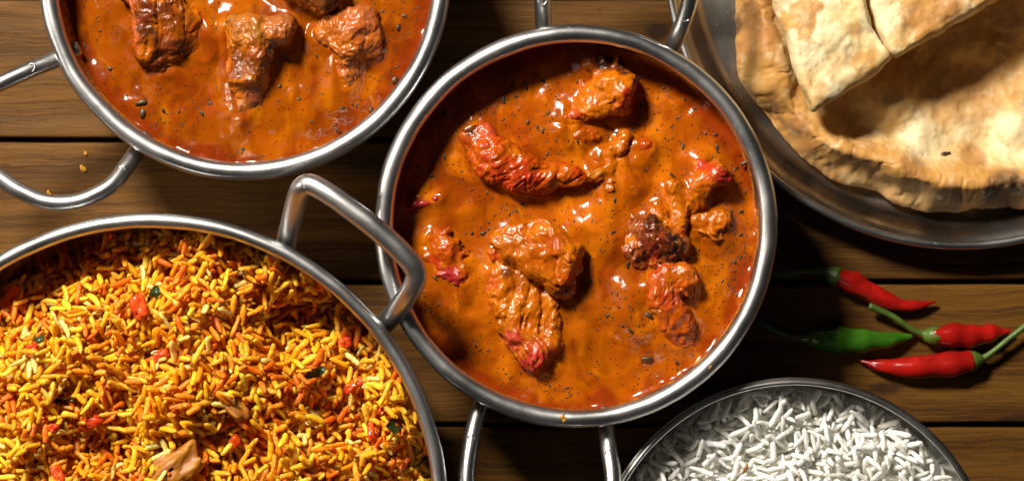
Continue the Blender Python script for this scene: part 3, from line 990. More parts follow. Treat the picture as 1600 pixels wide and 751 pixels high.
# ------------------------------------------------------------------ rice: grains dropped one by one on a height map
def grain_proto(rg, L, r, bend, ns=8, nr=10):
    t = np.linspace(-1, 1, nr)
    e0, e1 = rg.uniform(3.6, 8.0, 2)
    ex = np.where(t < 0, e0, e1)
    prof = np.clip(1 - np.abs(t) ** ex, 0, 1) ** 0.5 * (1 - 0.2 * t * rg.uniform(-1, 1))
    prof = np.maximum(prof, 0.0)
    prof[0], prof[-1] = rg.uniform(0.22, 0.5), rg.uniform(0.22, 0.5)
    prof[1:-1] *= 1 + 0.12 * rg.uniform(-1, 1, nr - 2)
    y = bend * (t * t - 0.35) + rg.uniform(-0.5, 0.5) * np.sin(t * rg.uniform(2, 4))
    z = rg.uniform(-0.7, 0.7) * t * t
    P = np.stack([t * (L / 2), y, z], 1)
    flat = rg.uniform(0.75, 1.0)
    a = np.linspace(0, 2 * np.pi, ns, endpoint=False)
    V = P[:, None] + np.stack([np.zeros((nr, ns)), (r * prof)[:, None] * np.cos(a), (r * prof * flat)[:, None] * np.sin(a)], 2)
    V = V.reshape(-1, 3)
    V += rg.normal(0, 0.26, V.shape)
    n = len(V)
    V = np.vstack([V, P[0] + [-r * 0.06, 0, 0], P[-1] + [r * 0.06, 0, 0]])
    Q = grid_faces(nr, ns, wrap_v=True)
    T = []
    for j in range(ns):
        k = (j + 1) % ns
        T += [(n, j, k), (n + 1, n - ns + k, n - ns + j)]
    return V, Q[:, ::-1], np.array(T)[:, ::-1]


def rice_heap(name, label, c, R, bed, N, palette, weights, mat, bedcol, seed, Ls, rs, tilt, paste=36, lowz=0.42):
    rg = np.random.default_rng(seed)
    K = 16
    protos = []
    for i in range(K):
        L, r = rg.uniform(*Ls), rg.uniform(*rs)
        protos.append((grain_proto(rg, L, r, rg.uniform(0.1, 1.6) * (1 if i % 4 else 2.6) * L / 36), L, r))
    g = 2.0
    n = int(2 * R / g) + 3
    x0, y0 = c[0] - R - g, c[1] - R - g
    xs = x0 + np.arange(n) * g
    ys = y0 + np.arange(n) * g
    GX, GY = np.meshgrid(xs, ys, indexing='ij')
    topz = bed(GX.ravel(), GY.ravel()).reshape(n, n)
    bedz = topz - paste
    Hm = bedz.copy()
    ID = np.full((n, n), -1, np.int32)
    ts = np.linspace(-1, 1, 9)
    recs = []
    r_all = np.sqrt(rg.uniform(0, 1, N)) * (R - 12)
    t_all = rg.uniform(0, 2 * np.pi, N)
    for a_ in range(N):
        i = len(recs)
        x, y = c[0] + r_all[a_] * math.cos(t_all[a_]), c[1] + r_all[a_] * math.sin(t_all[a_])
        ci_, cj_ = min(n - 1, max(0, int((x - x0) / g))), min(n - 1, max(0, int((y - y0) / g)))
        if Hm[ci_, cj_] > topz[ci_, cj_] - 4:
            continue
        k = int(rg.integers(K))
        _, L, r = protos[k]
        th = rg.uniform(0, math.pi)
        ct, st = math.cos(th), math.sin(th)
        half = L / 2 - r * 0.5
        # keep the ends inside the bowl
        for sgn in (-1, 1):
            ex, ey = x + sgn * half * ct - c[0], y + sgn * half * st - c[1]
            e = math.hypot(ex, ey)
            if e > R - 6:
                x -= ex / e * (e - R + 6)
                y -= ey / e * (e - R + 6)
        sx, sy = x + ts * half * ct, y + ts * half * st
        hmax = None
        for off in (-0.55 * r, 0, 0.55 * r):
            ii = np.clip(((sx - st * off - x0) / g + 0.5).astype(int), 0, n - 1)
            jj = np.clip(((sy + ct * off - y0) / g + 0.5).astype(int), 0, n - 1)
            h = Hm[ii, jj]
            hmax = h if hmax is None else np.maximum(hmax, h)
        T = ts * half
        best, bl = -1e9, (0.0, hmax[4])
        for a in range(0, 5):
            for b in range(4, 9):
                if a == b:
                    v, s = hmax[4], 0.0
                else:
                    s = (hmax[b] - hmax[a]) / (T[b] - T[a])
                    v = hmax[a] - s * T[a]
                if v > best:
                    best, bl = v, (s, v)
        s = bl[0] + rg.normal(0, tilt)
        s = max(-1.6, min(1.6, s))
        z0 = np.max(hmax - s * T) + r * lowz
        z0 = min(z0, bl[1] + r * lowz + 4) - 0.3 * max(0.0, bl[1] - hmax.mean())
        phi = math.atan(s)
        cp = math.cos(phi)
        # stamp on the height map
        hx = abs(half * cp * ct) + r + g
        hy = abs(half * cp * st) + r + g
        i0, i1 = max(0, int((x - hx - x0) / g)), min(n, int((x + hx - x0) / g) + 2)
        j0, j1 = max(0, int((y - hy - y0) / g)), min(n, int((y + hy - y0) / g) + 2)
        dx, dy = GX[i0:i1, j0:j1] - x, GY[i0:i1, j0:j1] - y
        u = np.clip((dx * ct + dy * st), -half * cp, half * cp)
        d2 = (dx - u * ct) ** 2 + (dy - u * st) ** 2
        top = z0 + u * s + np.sqrt(np.maximum(r * r - d2, 0))
        sub = Hm[i0:i1, j0:j1]
        m = (d2 < r * r) & (top > sub)
        sub[m] = top[m]
        ID[i0:i1, j0:j1][m] = i
        recs.append((x, y, z0, th, phi, k, rg.uniform(0.9, 1.08), rg.uniform(-1, 1)))
    # which grains show largest in the picture
    f = H / (H - Hm)
    PX, PY = CX + GX * f, CY - GY * f
    vis = (PX > 4) & (PX < 1596) & (PY > 4) & (PY < 747) & (ID >= 0)
    cnt = np.bincount(ID[vis].ravel(), minlength=N)
    big = set(np.argsort(-cnt)[:300].tolist())
    root = tag(empty(name, (c[0], c[1], float(np.median(bedz)))), label, 'rice')
    org = np.array([c[0], c[1], float(np.median(bedz))])
    pal = np.array(palette)
    clump = 1.25 * fbm(np.array([[q[0], q[1], q[2]] for q in recs]), 34, seed + 4, 2)
    w = np.array(weights) / np.sum(weights)
    meshes = {}
    VV, QQ, TT, CC, off = [], [], [], [], 0
    for i, (x, y, z, th, phi, k, sc, roll) in enumerate(recs):
        if cnt[i] == 0 and i not in big and Hm[min(n - 1, max(0, int((x - x0) / g))), min(n - 1, max(0, int((y - y0) / g)))] > z + 26:
            continue
        ci = int(rg.choice(len(pal), p=w))
        if rg.uniform() < 0.6:
            ci = int(np.clip((clump[i] + 1) / 2 * len(pal), 0, len(pal) - 1)) if len(pal) > 4 else ci
        Rm = (Matrix.Rotation(th, 3, 'Z') @ Matrix.Rotation(-phi, 3, 'Y') @ Matrix.Rotation(roll * 1.2, 3, 'X'))
        (V, Q, T), L, r = protos[k]
        if i in big:
            if (k, ci) not in meshes:
                meshes[(k, ci)] = mesh_data('rice_grain', V, Q, T, mat, np.tile(pal[ci], (len(V), 1)))
            o = bpy.data.objects.new('rice_grain', meshes[(k, ci)])
            COL.objects.link(o)
            o.parent = root
            mw = Matrix.Translation(Vector(np.array([x, y, z]) - org) * U) @ Rm.to_4x4() @ Matrix.Scale(sc, 4)
            o.matrix_local = mw
        else:
            RR = np.array(Rm)
            VV.append((V * sc) @ RR.T + [x, y, z])
            QQ.append(Q + off)
            TT.append(T + off)
            CC.append(np.tile(pal[ci] * rg.uniform(0.88, 1.08), (len(V), 1)))
            off += len(V)
    # the packed rice under the top grains
    st = 2
    bx, by, bz = GX[::st, ::st], GY[::st, ::st], bedz[::st, ::st]
    m0 = bx.shape
    F = grid_faces(m0[0], m0[1])
    ins = (np.hypot(bx - c[0], by - c[1]) < R - 1).ravel()
    F = F[ins[F].all(1)]
    VV.append(np.stack([bx.ravel(), by.ravel(), bz.ravel()], 1))
    CC.append(np.tile(bedcol, (bx.size, 1)))
    QQ.append(F + off)
    mass = obj('rice_mass', np.vstack(VV), np.vstack(QQ), np.vstack(TT), mat, root, np.vstack(CC), origin=tuple(org))
    mass['kind'] = 'stuff'

    def surf(px, py):
        q = at(px, py, 230)
        i, j = int((q[0] - x0) / g), int((q[1] - y0) / g)
        i, j = min(max(i, 2), n - 3), min(max(j, 2), n - 3)
        return np.array([q[0], q[1], float(np.mean(np.sort(Hm[i - 2:i + 3, j - 2:j + 3].ravel())[-12:]))])
    return root, surf


def bir_bed(x, y):
    P = np.stack([x, y, np.zeros_like(x)], 1)
    d = np.hypot(x - bir_c[0], y - bir_c[1]) / (bir_R - 15)
    z = 238 - 84 * sstep(0.5, 1.0, d)
    z += 26 * fbm(P, 100, 501, 3) + 20 * fbm(P, 46, 502, 2)
    for (px, py, r, h) in [(440, 425, 46, 62), (310, 395, 40, 26), (452, 514, 54, -105), (565, 500, 66, -80), (600, 588, 44, 48), (628, 645, 36, 40), (90, 500, 90, 16),
                           (80, 400, 90, -34), (240, 520, 70, 12), (540, 655, 55, -55), (390, 560, 34, 26), (30, 600, 60, 26), (255, 552, 40, -34), (170, 690, 50, -38), (330, 450, 36, 24), (20, 470, 70, -24), (350, 690, 44, -34), (330, 600, 60, 8), (200, 600, 60, 10), (440, 720, 60, -6), (150, 420, 60, -24), (270, 470, 40, 12), (480, 585, 36, 14)]:
        q = at(px, py, 230)
        z += h * np.exp(-(((x - q[0]) ** 2 + (y - q[1]) ** 2 * (1.0 + 0.5 * math.sin(px))) / r ** 2) ** 1.8)
    return z


YEL = (0.86, 0.43, 0.012)
bir, bir_surf = rice_heap(
    'biryani_rice', 'heap of yellow and orange spiced rice in the large bowl', bir_c, bir_R - 15, bir_bed, 30000,
    [(0.66, 0.13, 0.005), (0.76, 0.22, 0.006), (0.82, 0.29, 0.008), YEL, (0.85, 0.38, 0.010), (0.88, 0.53, 0.035), (0.88, 0.66, 0.22)],
    [1.5, 2.2, 3, 4, 3, 2.0, 0.7], M['rice'], (0.52, 0.15, 0.006), 41, (15, 40), (3.3, 4.8), 0.5, 12, 0.05)


def wh_bed(x, y):
    P = np.stack([x, y, np.zeros_like(x)], 1)
    d = np.hypot(x - wh_c[0], y - wh_c[1]) / (wh_R - 12)
    z = 147 - 32 * sstep(0.45, 1.0, d)
    z += 9 * fbm(P, 80, 601, 3) + 5 * fbm(P, 34, 602, 2)
    return z


wh, wh_surf = rice_heap(
    'white_rice', 'heap of plain white boiled rice in the thin rimmed bowl', wh_c, wh_R - 7, wh_bed, 15000,
    [(0.90, 0.885, 0.82), (0.92, 0.91, 0.86), (0.88, 0.86, 0.78), (0.93, 0.92, 0.89)], [1, 1, 1, 1], M['white'], (0.88, 0.86, 0.78), 43, (18, 38), (3.4, 4.4), 0.36, 7, 0.0)


def lump_mesh(rg, sx, sy, sz, rough=0.16, nu=20, nv=14, sq=0.62):
    u = np.linspace(0, 2 * np.pi, nu, endpoint=False)
    v = np.linspace(0.02, np.pi - 0.02, nv)
    A, B_ = np.meshgrid(u, v, indexing='ij')
    D = np.stack([np.cos(A) * np.sin(B_), np.sin(A) * np.sin(B_), np.cos(B_)], 2).reshape(-1, 3)
    D = np.sign(D) * np.abs(D) ** sq
    s = int(rg.integers(1000))
    f = 1 + rough * fbm(D * 10 + s * 3, 7, s, 2)
    return D * f[:, None] * [sx, sy, sz], grid_faces(nu, nv, wrap_u=True)


def rotz(V, t, tx=0.0, ty=0.0):
    R_ = np.array(Matrix.Rotation(t, 3, 'Z') @ Matrix.Rotation(ty, 3, 'Y') @ Matrix.Rotation(tx, 3, 'X'))
    return V @ R_.T


rg = np.random.default_rng(91)
for (px, py, sx, sy, ang, label) in [
    (530, 540, 13, 8, 60, 'red pepper dice in the shaded hollow, right of the biryani heap'),
    (553, 603, 17, 8, 25, 'long red pepper piece on the right mound of the biryani heap'),
    (599, 640, 8, 5, 50, 'tiny red pepper dice below the long piece, right of the biryani'),
    (578, 678, 5, 13, 12, 'thin upright red pepper strip near the right rim of the biryani'),
    (253, 555, 12, 8, 10, 'bright red pepper dice in the middle of the biryani heap'),
    (222, 480, 10, 15, 20, 'orange pepper wedge in the upper middle of the biryani heap'),
    (62, 540, 8, 6, 20, 'small red pepper dice at the left of the biryani heap'),
    (145, 660, 16, 9, 20, 'dull red pepper piece in the lower left of the biryani heap'),
    (95, 665, 7, 6, 0, 'small round red pepper bit in the lower left of the biryani'),
    (365, 690, 9, 7, 40, 'red pepper bit low in the centre of the biryani heap'),
    (8, 470, 18, 12, 60, 'dark red pepper piece in shade at the left edge of the biryani'),
    (103, 740, 7, 15, 20, 'red pepper strip at the bottom left edge of the biryani'),
]:
    p = bir_surf(px, py)
    V, Q = lump_mesh(rg, sx, sy, 6.0, 0.42)
    V = rotz(V, math.radians(ang), rg.uniform(-.3, .3), rg.uniform(-.3, .3)) + p - [0, 0, 3.0]
    tag(obj('red_pepper_piece', V, Q, None, M['pepper']), label, 'pepper', 'red pepper pieces in the biryani')

for (px, py, L, wd, ang, label) in [
    (240, 460, 15, 7, 70, 'dark green herb leaf at the upper middle of the biryani heap'),
    (66, 525, 16, 5, 80, 'narrow dark herb leaf at the left of the biryani heap'),
    (490, 583, 18, 9, 35, 'curled green herb leaf in the right half of the biryani'),
    (620, 660, 17, 9, 5, 'green herb leaf close to the right rim of the biryani'),
    (100, 622, 18, 4, 8, 'thin dark herb strip in the lower left of the biryani'),
]:
    p = bir_surf(px, py)
    n = 13
    t = np.linspace(-1, 1, n)
    w_ = wd * np.sqrt(np.clip(1 - t * t, 0, 1)) * (1 - 0.3 * t) * (1 + 0.35 * rg.uniform(-1, 1, n))
    rows = []
    for k in (-1, -0.5, 0, 0.5, 1):
        rows.append(np.stack([t * L, k * w_, 4.5 * abs(k) + 4.5 * np.sin(t * 3.3 + 1.4 * k + px)], 1))
    V = np.stack(rows, 1).reshape(-1, 3)
    V = np.vstack([V, V - [0, 0, 1.0]])
    Q = grid_faces(n, 5)
    V = rotz(V, math.radians(ang), 0.45, 0.25) + p + [0, 0, 0]
    tag(obj('herb_leaf', V, np.vstack([Q, Q[:, ::-1] + n * 5]), None, M['leaf']), label, 'leaf', 'herb leaves in the biryani')

for (px, py, sx, sy, ang, label) in [(275, 728, 40, 22, 35, 'brown chicken chunk at the bottom centre of the biryani'),
                                     (362, 630, 30, 15, -40, 'tan chicken chunk buried in the middle of the biryani')]:
    p = bir_surf(px, py)
    V, Q = lump_mesh(rg, sx, sy, 16, 0.3, 60, 40)
    W = rotz(V, 0) * [0.25, 1, 1]
    V += (fbm(W + 50, 5, 5, 2) * 1.6)[:, None] * (V / (np.linalg.norm(V, axis=1)[:, None] + 1e-6))
    col = lerp(np.array([0.42, 0.16, 0.010]), np.array([0.24, 0.07, 0.005]), sstep(-.4, .6, fbm(W, 12, 8, 2))[:, None])
    V = rotz(V, math.radians(ang)) + p - [0, 0, 19]
    tag(obj('chicken_chunk', V, Q, None, M['veg'], None, col), label, 'chicken', 'chicken chunks in the biryani')

p = wh_surf(1172, 738)
V, Q, T = tube(spline([p + [-5, -8, 2], p + [-1, 0, 4], p + [3, 9, 2]], 12), 2.6 * np.sqrt(np.clip(1 - np.linspace(-1, 1, 12) ** 2, 0.03, 1)), 8)
tag(obj('cumin_seed', V, Q, T, M['seed']), 'single brown cumin seed lying on the white rice', 'seed')


# ------------------------------------------------------------------ flatbread
SURF = []


def bread(name, label, outline, zbase, edge, height_fn, color_fn, na=900, nr=150, tilt=None, center=None, jagged=1.0, lumps=(), wrinkle=0.0):
    O = spline([at(x, y, zbase)[:2] for x, y in outline], na, closed=True)
    nrm = np.stack([np.gradient(O[:, 1]), -np.gradient(O[:, 0])], 1)
    jag = fbm(np.c_[O, np.zeros(na)], 60, 700, 2)
    c = np.array(center) if center is not None else O.mean(0)
    rad = O - c
    dist = np.linalg.norm(rad, axis=1)
    O = c + rad * (1 + (jagged * jag / dist))[:, None]
    rad = O - c
    dist = np.linalg.norm(rad, axis=1)
    rows, under = [], []
    ne = 30
    for q in range(ne):                                   # rounded edge from below to top
        ph = -math.pi / 2 + math.pi * q / ne * 0.95
        rows.append((edge * (1 - math.cos(ph)), edge + edge * math.sin(ph)))
    V = []
    for d, z in rows:
        V.append(np.c_[c + rad * (1 - d / dist)[:, None], np.full(na, z)])
    s = np.linspace(0, 1, nr)[1:]
    for q in s:
        inner = dist - rows[-1][0]
        V.append(np.c_[c + rad * ((inner * (1 - q ** 0.9)) / dist)[:, None], np.full(na, 2 * edge)])
    V.insert(0, np.c_[c + rad * 0.001, np.zeros(na)])
    V = np.array(V)
    nrow = len(V)
    V = V.reshape(-1, 3)
    # distance inside the outline, and lift
    D = np.tile(dist, nrow) - np.hypot(V[:, 0] - c[0], V[:, 1] - c[1])
    up = sstep(0, 1, V[:, 2] / (2 * edge))
    PXY = V * [1, 1, 0]
    hgt = height_fn(PXY, D)
    Z0 = V[:, 2].copy()
    V[:, 2] = zbase + Z0 / (2 * edge) * hgt
    Q = grid_faces(nrow, na, wrap_v=True)
    N = vert_normals(V, Q)
    N *= np.sign((N[:, 2] * (up - 0.5)).sum())
    B3 = V.copy()
    f = 0
    for sc_, am, sd in lumps:
        f = f + am * fbm(B3, sc_, sd, 2)
    if wrinkle:
        f = f - wrinkle * (1 - sstep(0, 0.22, np.abs(fbm(B3 * [1, 1, 0.6], 34, 771, 2)))) * sstep(-0.35, 0.4, vnoise(B3, 75, 772)) * (1 - sstep(55, 90, D))
        f = f - wrinkle * 0.5 * (1 - sstep(0, 0.25, np.abs(fbm(B3, 17, 773, 2)))) * sstep(-0.1, 0.5, vnoise(B3, 50, 774)) * (1 - sstep(60, 95, D))
    V = V + N * (f * sstep(0.02, 0.3, up) if lumps else np.zeros(len(V)))[:, None]
    col = color_fn(PXY + np.c_[np.zeros((len(V), 2)), B3[:, 2]], D, V, hgt, up)
    if tilt is not None:
        V[:, 2] += tilt[0] * (V[:, 0] - c[0]) + tilt[1] * (V[:, 1] - c[1])
    SURF.append(V)
    return tag(obj(name, V, Q, None, M['bread'], None, col), label, 'bread')


CREAM = np.array([0.74, 0.53, 0.24])
PALE = np.array([0.80, 0.67, 0.42])
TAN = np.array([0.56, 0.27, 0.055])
TOAST = np.array([0.42, 0.19, 0.055])
BURN = np.array([0.10, 0.045, 0.018])


def pxy(px, py, z=60):
    return at(px, py, z)[:2]


def blob(P, px, py, r, z=60):
    q = pxy(px, py, z)
    return np.exp(-((P[:, 0] - q[0]) ** 2 + (P[:, 1] - q[1]) ** 2) / r ** 2)


def naan_h(P, D):
    ring = np.exp(-((D - 40) / 33.0) ** 2)
    lob = fbm(P, 120, 711, 2)
    f1, f21 = cells(P[:, :2] + 14 * np.c_[fbm(P, 40, 715, 2), fbm(P, 40, 716, 2)], 120, 712)
    g1, g21 = cells(P[:, :2] + 9 * np.c_[fbm(P, 25, 717, 2), fbm(P, 25, 718, 2)], 52, 719)
    h = 27 + 56 * ring * (1 + 0.28 * lob)
    h += 10 * fbm(P, 130, 713, 3) * sstep(70, 130, D)
    crease = 0 * (1 - sstep(0, 0.3, f21)) * 9 * sstep(-0.3, 0.5, lob + fbm(P, 60, 733, 2)) + (1 - sstep(0, 0.3, g21)) * 2.2 * sstep(0, 0.6, fbm(P, 90, 735, 2))
    h -= crease * sstep(0.1, 0.5, ring)
    h += 2.0 * fbm(P, 26, 714, 2)
    # hollows and folds of the middle
    for px, py, r, a in [(1345, 190, 26, -20), (1420, 165, 60, 12), (1500, 120, 70, -12), (1560, 205, 30, -18), (1400, 210, 26, -16), (1440, 215, 30, 14), (1375, 160, 34, 14), (1590, 205, 34, 22), (1480, 200, 40, 6)]:
        h += a * blob(P, px, py, r)
    return np.maximum(h, 14)


def naan_c(P, D, V, hgt, up):
    ring = np.exp(-((D - 34) / 36.0) ** 2)
    n1, n2 = fbm(P, 70, 721, 3), fbm(P, 26, 722, 3)
    col = np.tile(CREAM, (len(V), 1))
    col = lerp(col, PALE, sstep(-0.1, 0.7, n2)[:, None] * 0.6)
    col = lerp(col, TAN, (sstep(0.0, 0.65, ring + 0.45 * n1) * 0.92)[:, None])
    col = lerp(col, TOAST, (sstep(0.7, 1.25, ring + 0.6 * n1 + 0.45 * n2) * 0.85)[:, None])
    low = np.exp(-((D - 14) / 18.0) ** 2)
    col = lerp(col, TOAST * 0.8, (sstep(0.75, 1.3, low + 0.55 * n1 + 0.4 * n2) * 0.7)[:, None])
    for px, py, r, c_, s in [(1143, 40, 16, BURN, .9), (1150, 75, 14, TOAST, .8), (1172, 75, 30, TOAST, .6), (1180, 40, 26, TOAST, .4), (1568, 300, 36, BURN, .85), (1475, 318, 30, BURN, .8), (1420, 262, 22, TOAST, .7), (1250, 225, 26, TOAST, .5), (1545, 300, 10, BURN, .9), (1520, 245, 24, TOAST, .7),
                             (1350, 215, 18, TOAST, .6), (1580, 60, 40, TOAST, .5), (1470, 130, 45, TOAST, .35), (1450, 130, 80, TAN, .6), (1560, 110, 70, TAN, .7), (1530, 160, 40, TOAST, .45), (1400, 175, 30, CREAM, .6), (1440, 215, 40, PALE, .8), (1590, 215, 40, PALE, .8), (1490, 235, 14, CREAM, .5), (1310, 165, 24, TOAST, .5)]:  # broad tan patches put shade into the middle, besides its toasted colour
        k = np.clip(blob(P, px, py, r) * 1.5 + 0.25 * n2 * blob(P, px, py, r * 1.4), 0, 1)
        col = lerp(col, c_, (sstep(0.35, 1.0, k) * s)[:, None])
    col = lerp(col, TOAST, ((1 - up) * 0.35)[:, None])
    return col


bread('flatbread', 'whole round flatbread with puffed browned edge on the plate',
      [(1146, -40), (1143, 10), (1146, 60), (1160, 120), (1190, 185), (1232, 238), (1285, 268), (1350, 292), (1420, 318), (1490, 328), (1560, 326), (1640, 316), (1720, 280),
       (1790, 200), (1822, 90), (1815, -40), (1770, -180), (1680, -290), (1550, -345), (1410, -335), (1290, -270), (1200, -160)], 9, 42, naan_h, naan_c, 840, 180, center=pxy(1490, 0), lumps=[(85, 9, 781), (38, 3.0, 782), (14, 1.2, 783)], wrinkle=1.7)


def slice_h(seed, top):
    def f(P, D):
        return 50 + 9 * fbm(P, 120, seed, 2) + 1.5 * fbm(P, 26, seed + 1, 2) - 5 * (1 - sstep(0, 26, D))
    return f


def slice_c(seed, spots):
    def f(P, D, V, hgt, up):
        n1, n2 = fbm(P, 60, seed, 3), fbm(P, 22, seed + 1, 3)
        n3 = fbm(P, 8, seed + 2, 2)
        col = np.tile(PALE, (len(V), 1))
        col = lerp(col, CREAM, sstep(-0.3, 0.6, n1)[:, None])
        for px, py, r, c_, s in spots:
            k = np.clip(blob(P, px, py, r, 110) * 1.3 + 0.5 * n2 * blob(P, px, py, r * 1.6, 110) + 0.2 * n3 * blob(P, px, py, r * 1.6, 110), 0, 1)
            col = lerp(col, c_, (sstep(0.4, 0.85, k) * s * 0.85)[:, None])
        col = lerp(col, CREAM * [1, .95, .8], ((1 - up) * 0.6)[:, None])
        return col
    return f


bread('flatbread_slice', 'pale torn flatbread slice with a pointed lower corner, on top of the round one',
      [(1170, -250), (1185, -150), (1197, -60), (1206, -4), (1216, 40), (1236, 105), (1256, 158), (1266, 178), (1282, 170), (1330, 138), (1374, 108), (1389, 96), (1383, 82), (1362, 52), (1348, 15), (1343, -40), (1341, -150), (1340, -290), (1320, -310), (1240, -290), (1180, -262)],
      104, 14, slice_h(731, 0), slice_c(741, [(1250, 35, 34, TAN, .95), (1262, 30, 20, TOAST, .75), (1340, 100, 26, TAN, .85), (1270, 155, 26, TAN, .6), (1222, 45, 18, TAN, .8), (1330, 55, 18, TAN, .6), (1300, 120, 14, TAN, .5), (1215, 5, 16, TOAST, .5)]), 620, 90, (0.0, 0.0), center=pxy(1275, -30, 100), lumps=[(60, 3.5, 791), (22, 1.6, 792), (9, 0.6, 793)])
bread('flatbread_slice', 'golden torn flatbread slice behind the pointed one, cut by the top edge',
      [(1356, -160), (1352, -60), (1350, 5), (1358, 38), (1376, 70), (1394, 92), (1412, 84), (1460, 56), (1520, 24), (1575, -6), (1680, -70), (1790, -130), (1798, -160), (1740, -220), (1600, -270), (1450, -220), (1362, -176)],
      100, 14, slice_h(751, 0), slice_c(761, [(1440, 10, 52, TAN, .95), (1450, 32, 40, TAN, .9), (1478, 10, 30, TOAST, .8), (1425, 40, 28, TOAST, .6), (1540, -10, 50, TAN, .9), (1400, 62, 22, TAN, .6), (1500, 22, 18, TOAST, .6)]), 620, 90, (-0.03, 0.03), center=pxy(1490, -70, 100), lumps=[(60, 3.5, 795), (22, 2.2, 796), (9, 0.6, 797)])

# dark flakes baked on the bread
for (px, py, z, L, ang, label) in [(1482, 240, 84, 12, 20, 'dark reddish flake on the inner edge of the flatbread'), (1536, 302, 74, 9, -50, 'black burnt flake near the lower edge of the flatbread')]:
    q_ = at(px, py, z)
    B_ = SURF[0][SURF[0][:, 2] > 30]
    p = B_[np.hypot(B_[:, 0] - q_[0], B_[:, 1] - q_[1]).argmin()] + [0, 0, 0.6]
    V, Q = lump_mesh(rg, L * 0.6, 3.0, 1.8, 0.6, 24, 14, 1.0)
    V = rotz(V, math.radians(ang)) + p
    tag(obj('burnt_flake', V, Q, None, M['herb']), label, 'flake')


# ------------------------------------------------------------------ chillies
def chilli(label, pod, radii, stem, mat, calyx_r, group='chillies on the table'):
    P3 = [at(px, py, z) for px, py, z in pod]
    root = tag(empty('chilli', (P3[0][0], P3[0][1], 0)), label, 'chilli', group)
    n = 60
    P = spline(P3, n)
    t = np.linspace(0, 1, n)
    R = np.interp(t, np.linspace(0, 1, len(radii)), radii)
    R = R * (1 + 0.05 * np.sin(t * 23 + px))
    R[0] *= 0.55
    V, Q, T = tube(P, R, 24)
    V[:-2] += (fbm(V[:-2] * [0.45, 1, 1], 13, 801, 2) * 1.7)[:, None] * np.array([0.5, 1, 0.6])
    obj('pod', V, Q, T, M[mat], root)
    S = spline([at(*s) for s in stem], 40)
    R = np.interp(np.linspace(0, 1, 40), [0, 0.08, 0.25, 0.6, 1], [calyx_r * 0.8, calyx_r * 0.62, 5.4, 4.2, 5.2])
    V, Q, T = tube(S, R, 14)
    obj('stem', V, Q, T, M['stem'], root)
    d = P[4] - P[0]
    d /= np.linalg.norm(d)
    a0 = P[0] - d * calyx_r * 0.9
    cal = spline([a0, P[0] - d * calyx_r * 0.2, P[0] + d * calyx_r * 0.25, P[0] + d * calyx_r * 0.55], 16)
    V, Q, T = tube(cal, np.interp(np.linspace(0, 1, 16), [0, 0.3, 0.75, 1], [calyx_r * 0.45, calyx_r * 0.9, calyx_r * 1.06, calyx_r * 1.0]), 20)
    ang = np.tile(np.arange(20), 16)
    last = np.repeat(np.arange(16), 20) >= 13
    V[:320][last & (ang % 4 < 2)] += d * 4
    obj('calyx', V, Q, T, M['stem'], root)
    return root


chilli('red chilli in the plate shadow with its stem pointing to the middle bowl',
       [(1300, 430, 17), (1330, 440, 18), (1365, 459, 18), (1400, 474, 16), (1435, 477, 13), (1462, 471, 11)], [14, 16.5, 15.5, 12, 7, 2],
       [(1298, 429, 17), (1283, 424, 17), (1262, 423, 19), (1235, 427, 22), (1208, 430, 25)], 'chilli_red', 15)
chilli('green chilli lying left of the red ones on the wood',
       [(1272, 530, 17), (1310, 531, 17), (1350, 532, 16), (1390, 531, 13), (1425, 526, 9)], [17, 20, 18, 13, 3],
       [(1270, 530, 17), (1250, 528, 17), (1232, 524, 17), (1205, 514, 19), (1182, 503, 22)], 'chilli_green', 15)
chilli('upper short red chilli with its stem crossing towards upper left',
       [(1456, 524, 17), (1490, 523, 18), (1520, 524, 17), (1548, 521, 15), (1578, 517, 13)], [15, 18.5, 18, 15, 3],
       [(1454, 524, 17), (1440, 520, 18), (1425, 514, 20), (1395, 494, 24), (1358, 477, 26)], 'chilli_red', 15)
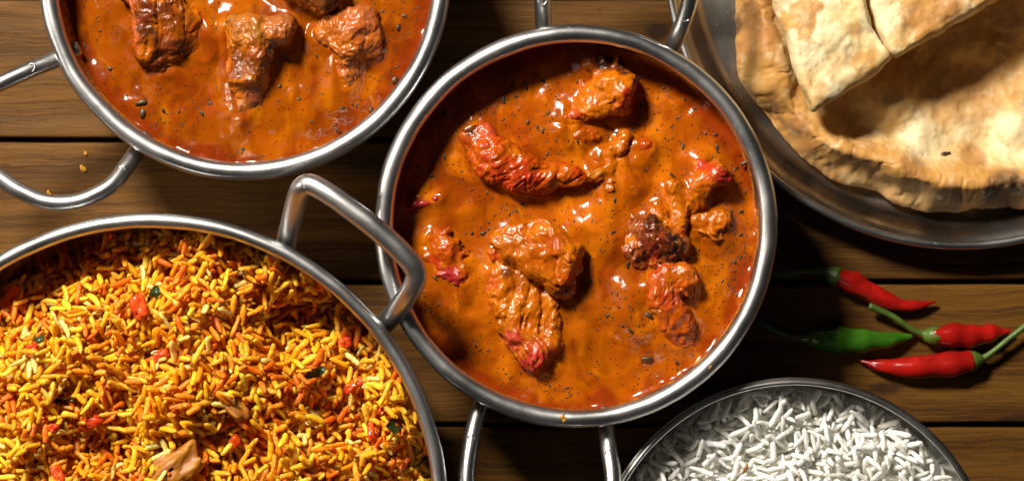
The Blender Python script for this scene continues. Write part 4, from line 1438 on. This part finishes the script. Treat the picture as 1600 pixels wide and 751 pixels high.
chilli('lower long red chilli with its stem at the right, nearest the white rice',
       [(1521, 563, 18), (1490, 568, 18), (1450, 572, 17), (1405, 573, 14), (1370, 570, 10), (1344, 563, 8)], [17, 20, 18.5, 15, 10, 2.5],
       [(1523, 563, 18), (1536, 559, 18), (1550, 550, 20), (1575, 530, 22), (1606, 506, 24)], 'chilli_red', 16)

# ------------------------------------------------------------------ crumbs and drips
for (px, py, z, s, label, grp) in [
    (130, 263, 1, 7, 'larger yellow crumb on the wood inside the left handle', None), (134, 239, 1, 4, 'tiny yellow crumb just under the plank joint inside the left handle', None),
    (76, 301, 251, 4, 'yellow crumb stuck on the curved left handle', None),
    (880, 652, 243, 6, 'yellow sauce drip on the bottom rim of the middle bowl', None), (1110, 573, 243, 4, 'yellow sauce drop on the lower right rim of the middle bowl', None),
    (1150, 133, 2, 3, 'pale crumb on the steel plate left of the flatbread', None)]:
    p = at(px, py, z)
    V, Q = lump_mesh(rg, s * 0.8, s * 0.5, 1.4, 0.7, 24, 14, 1.0)
    V = rotz(V, rg.uniform(0, 3)) + p
    tag(obj('crumb', V, Q, None, M['crumb']), label, 'crumb', grp)

for k, (a, ln, where) in enumerate([
        (30, 12, 'right'), (47, 22, 'lower right'), (60, 12, 'lower right, the short one beside the longest'), (76, 20, 'bottom right of the rim drip'), (104, 9, 'bottom left of the rim drip'), (128, 15, 'lower left')]):
    a = -math.radians(a)
    zz = ZS + rg.uniform(12, 34)
    rad_ = float(np.interp(zz, main_prof[::-1, 1], main_prof[::-1, 0])) - 0.5
    cxy = np.array([main_c[0] + rad_ * math.cos(a), main_c[1] + rad_ * math.sin(a), zz])
    V, Q = lump_mesh(rg, 2.4, ln, rg.uniform(7, 13), 0.7, 48, 28, 1.0)
    V[:, 0] += V[:, 2] * 0.17
    V[:, 0] -= V[:, 1] ** 2 / (2 * rad_)
    V = rotz(V, a) + cxy
    tag(obj('sauce_smear', V, Q, None, M['crumb']), 'yellow sauce smear inside the middle bowl wall, ' + where, 'smear', 'sauce smears inside the middle bowl')
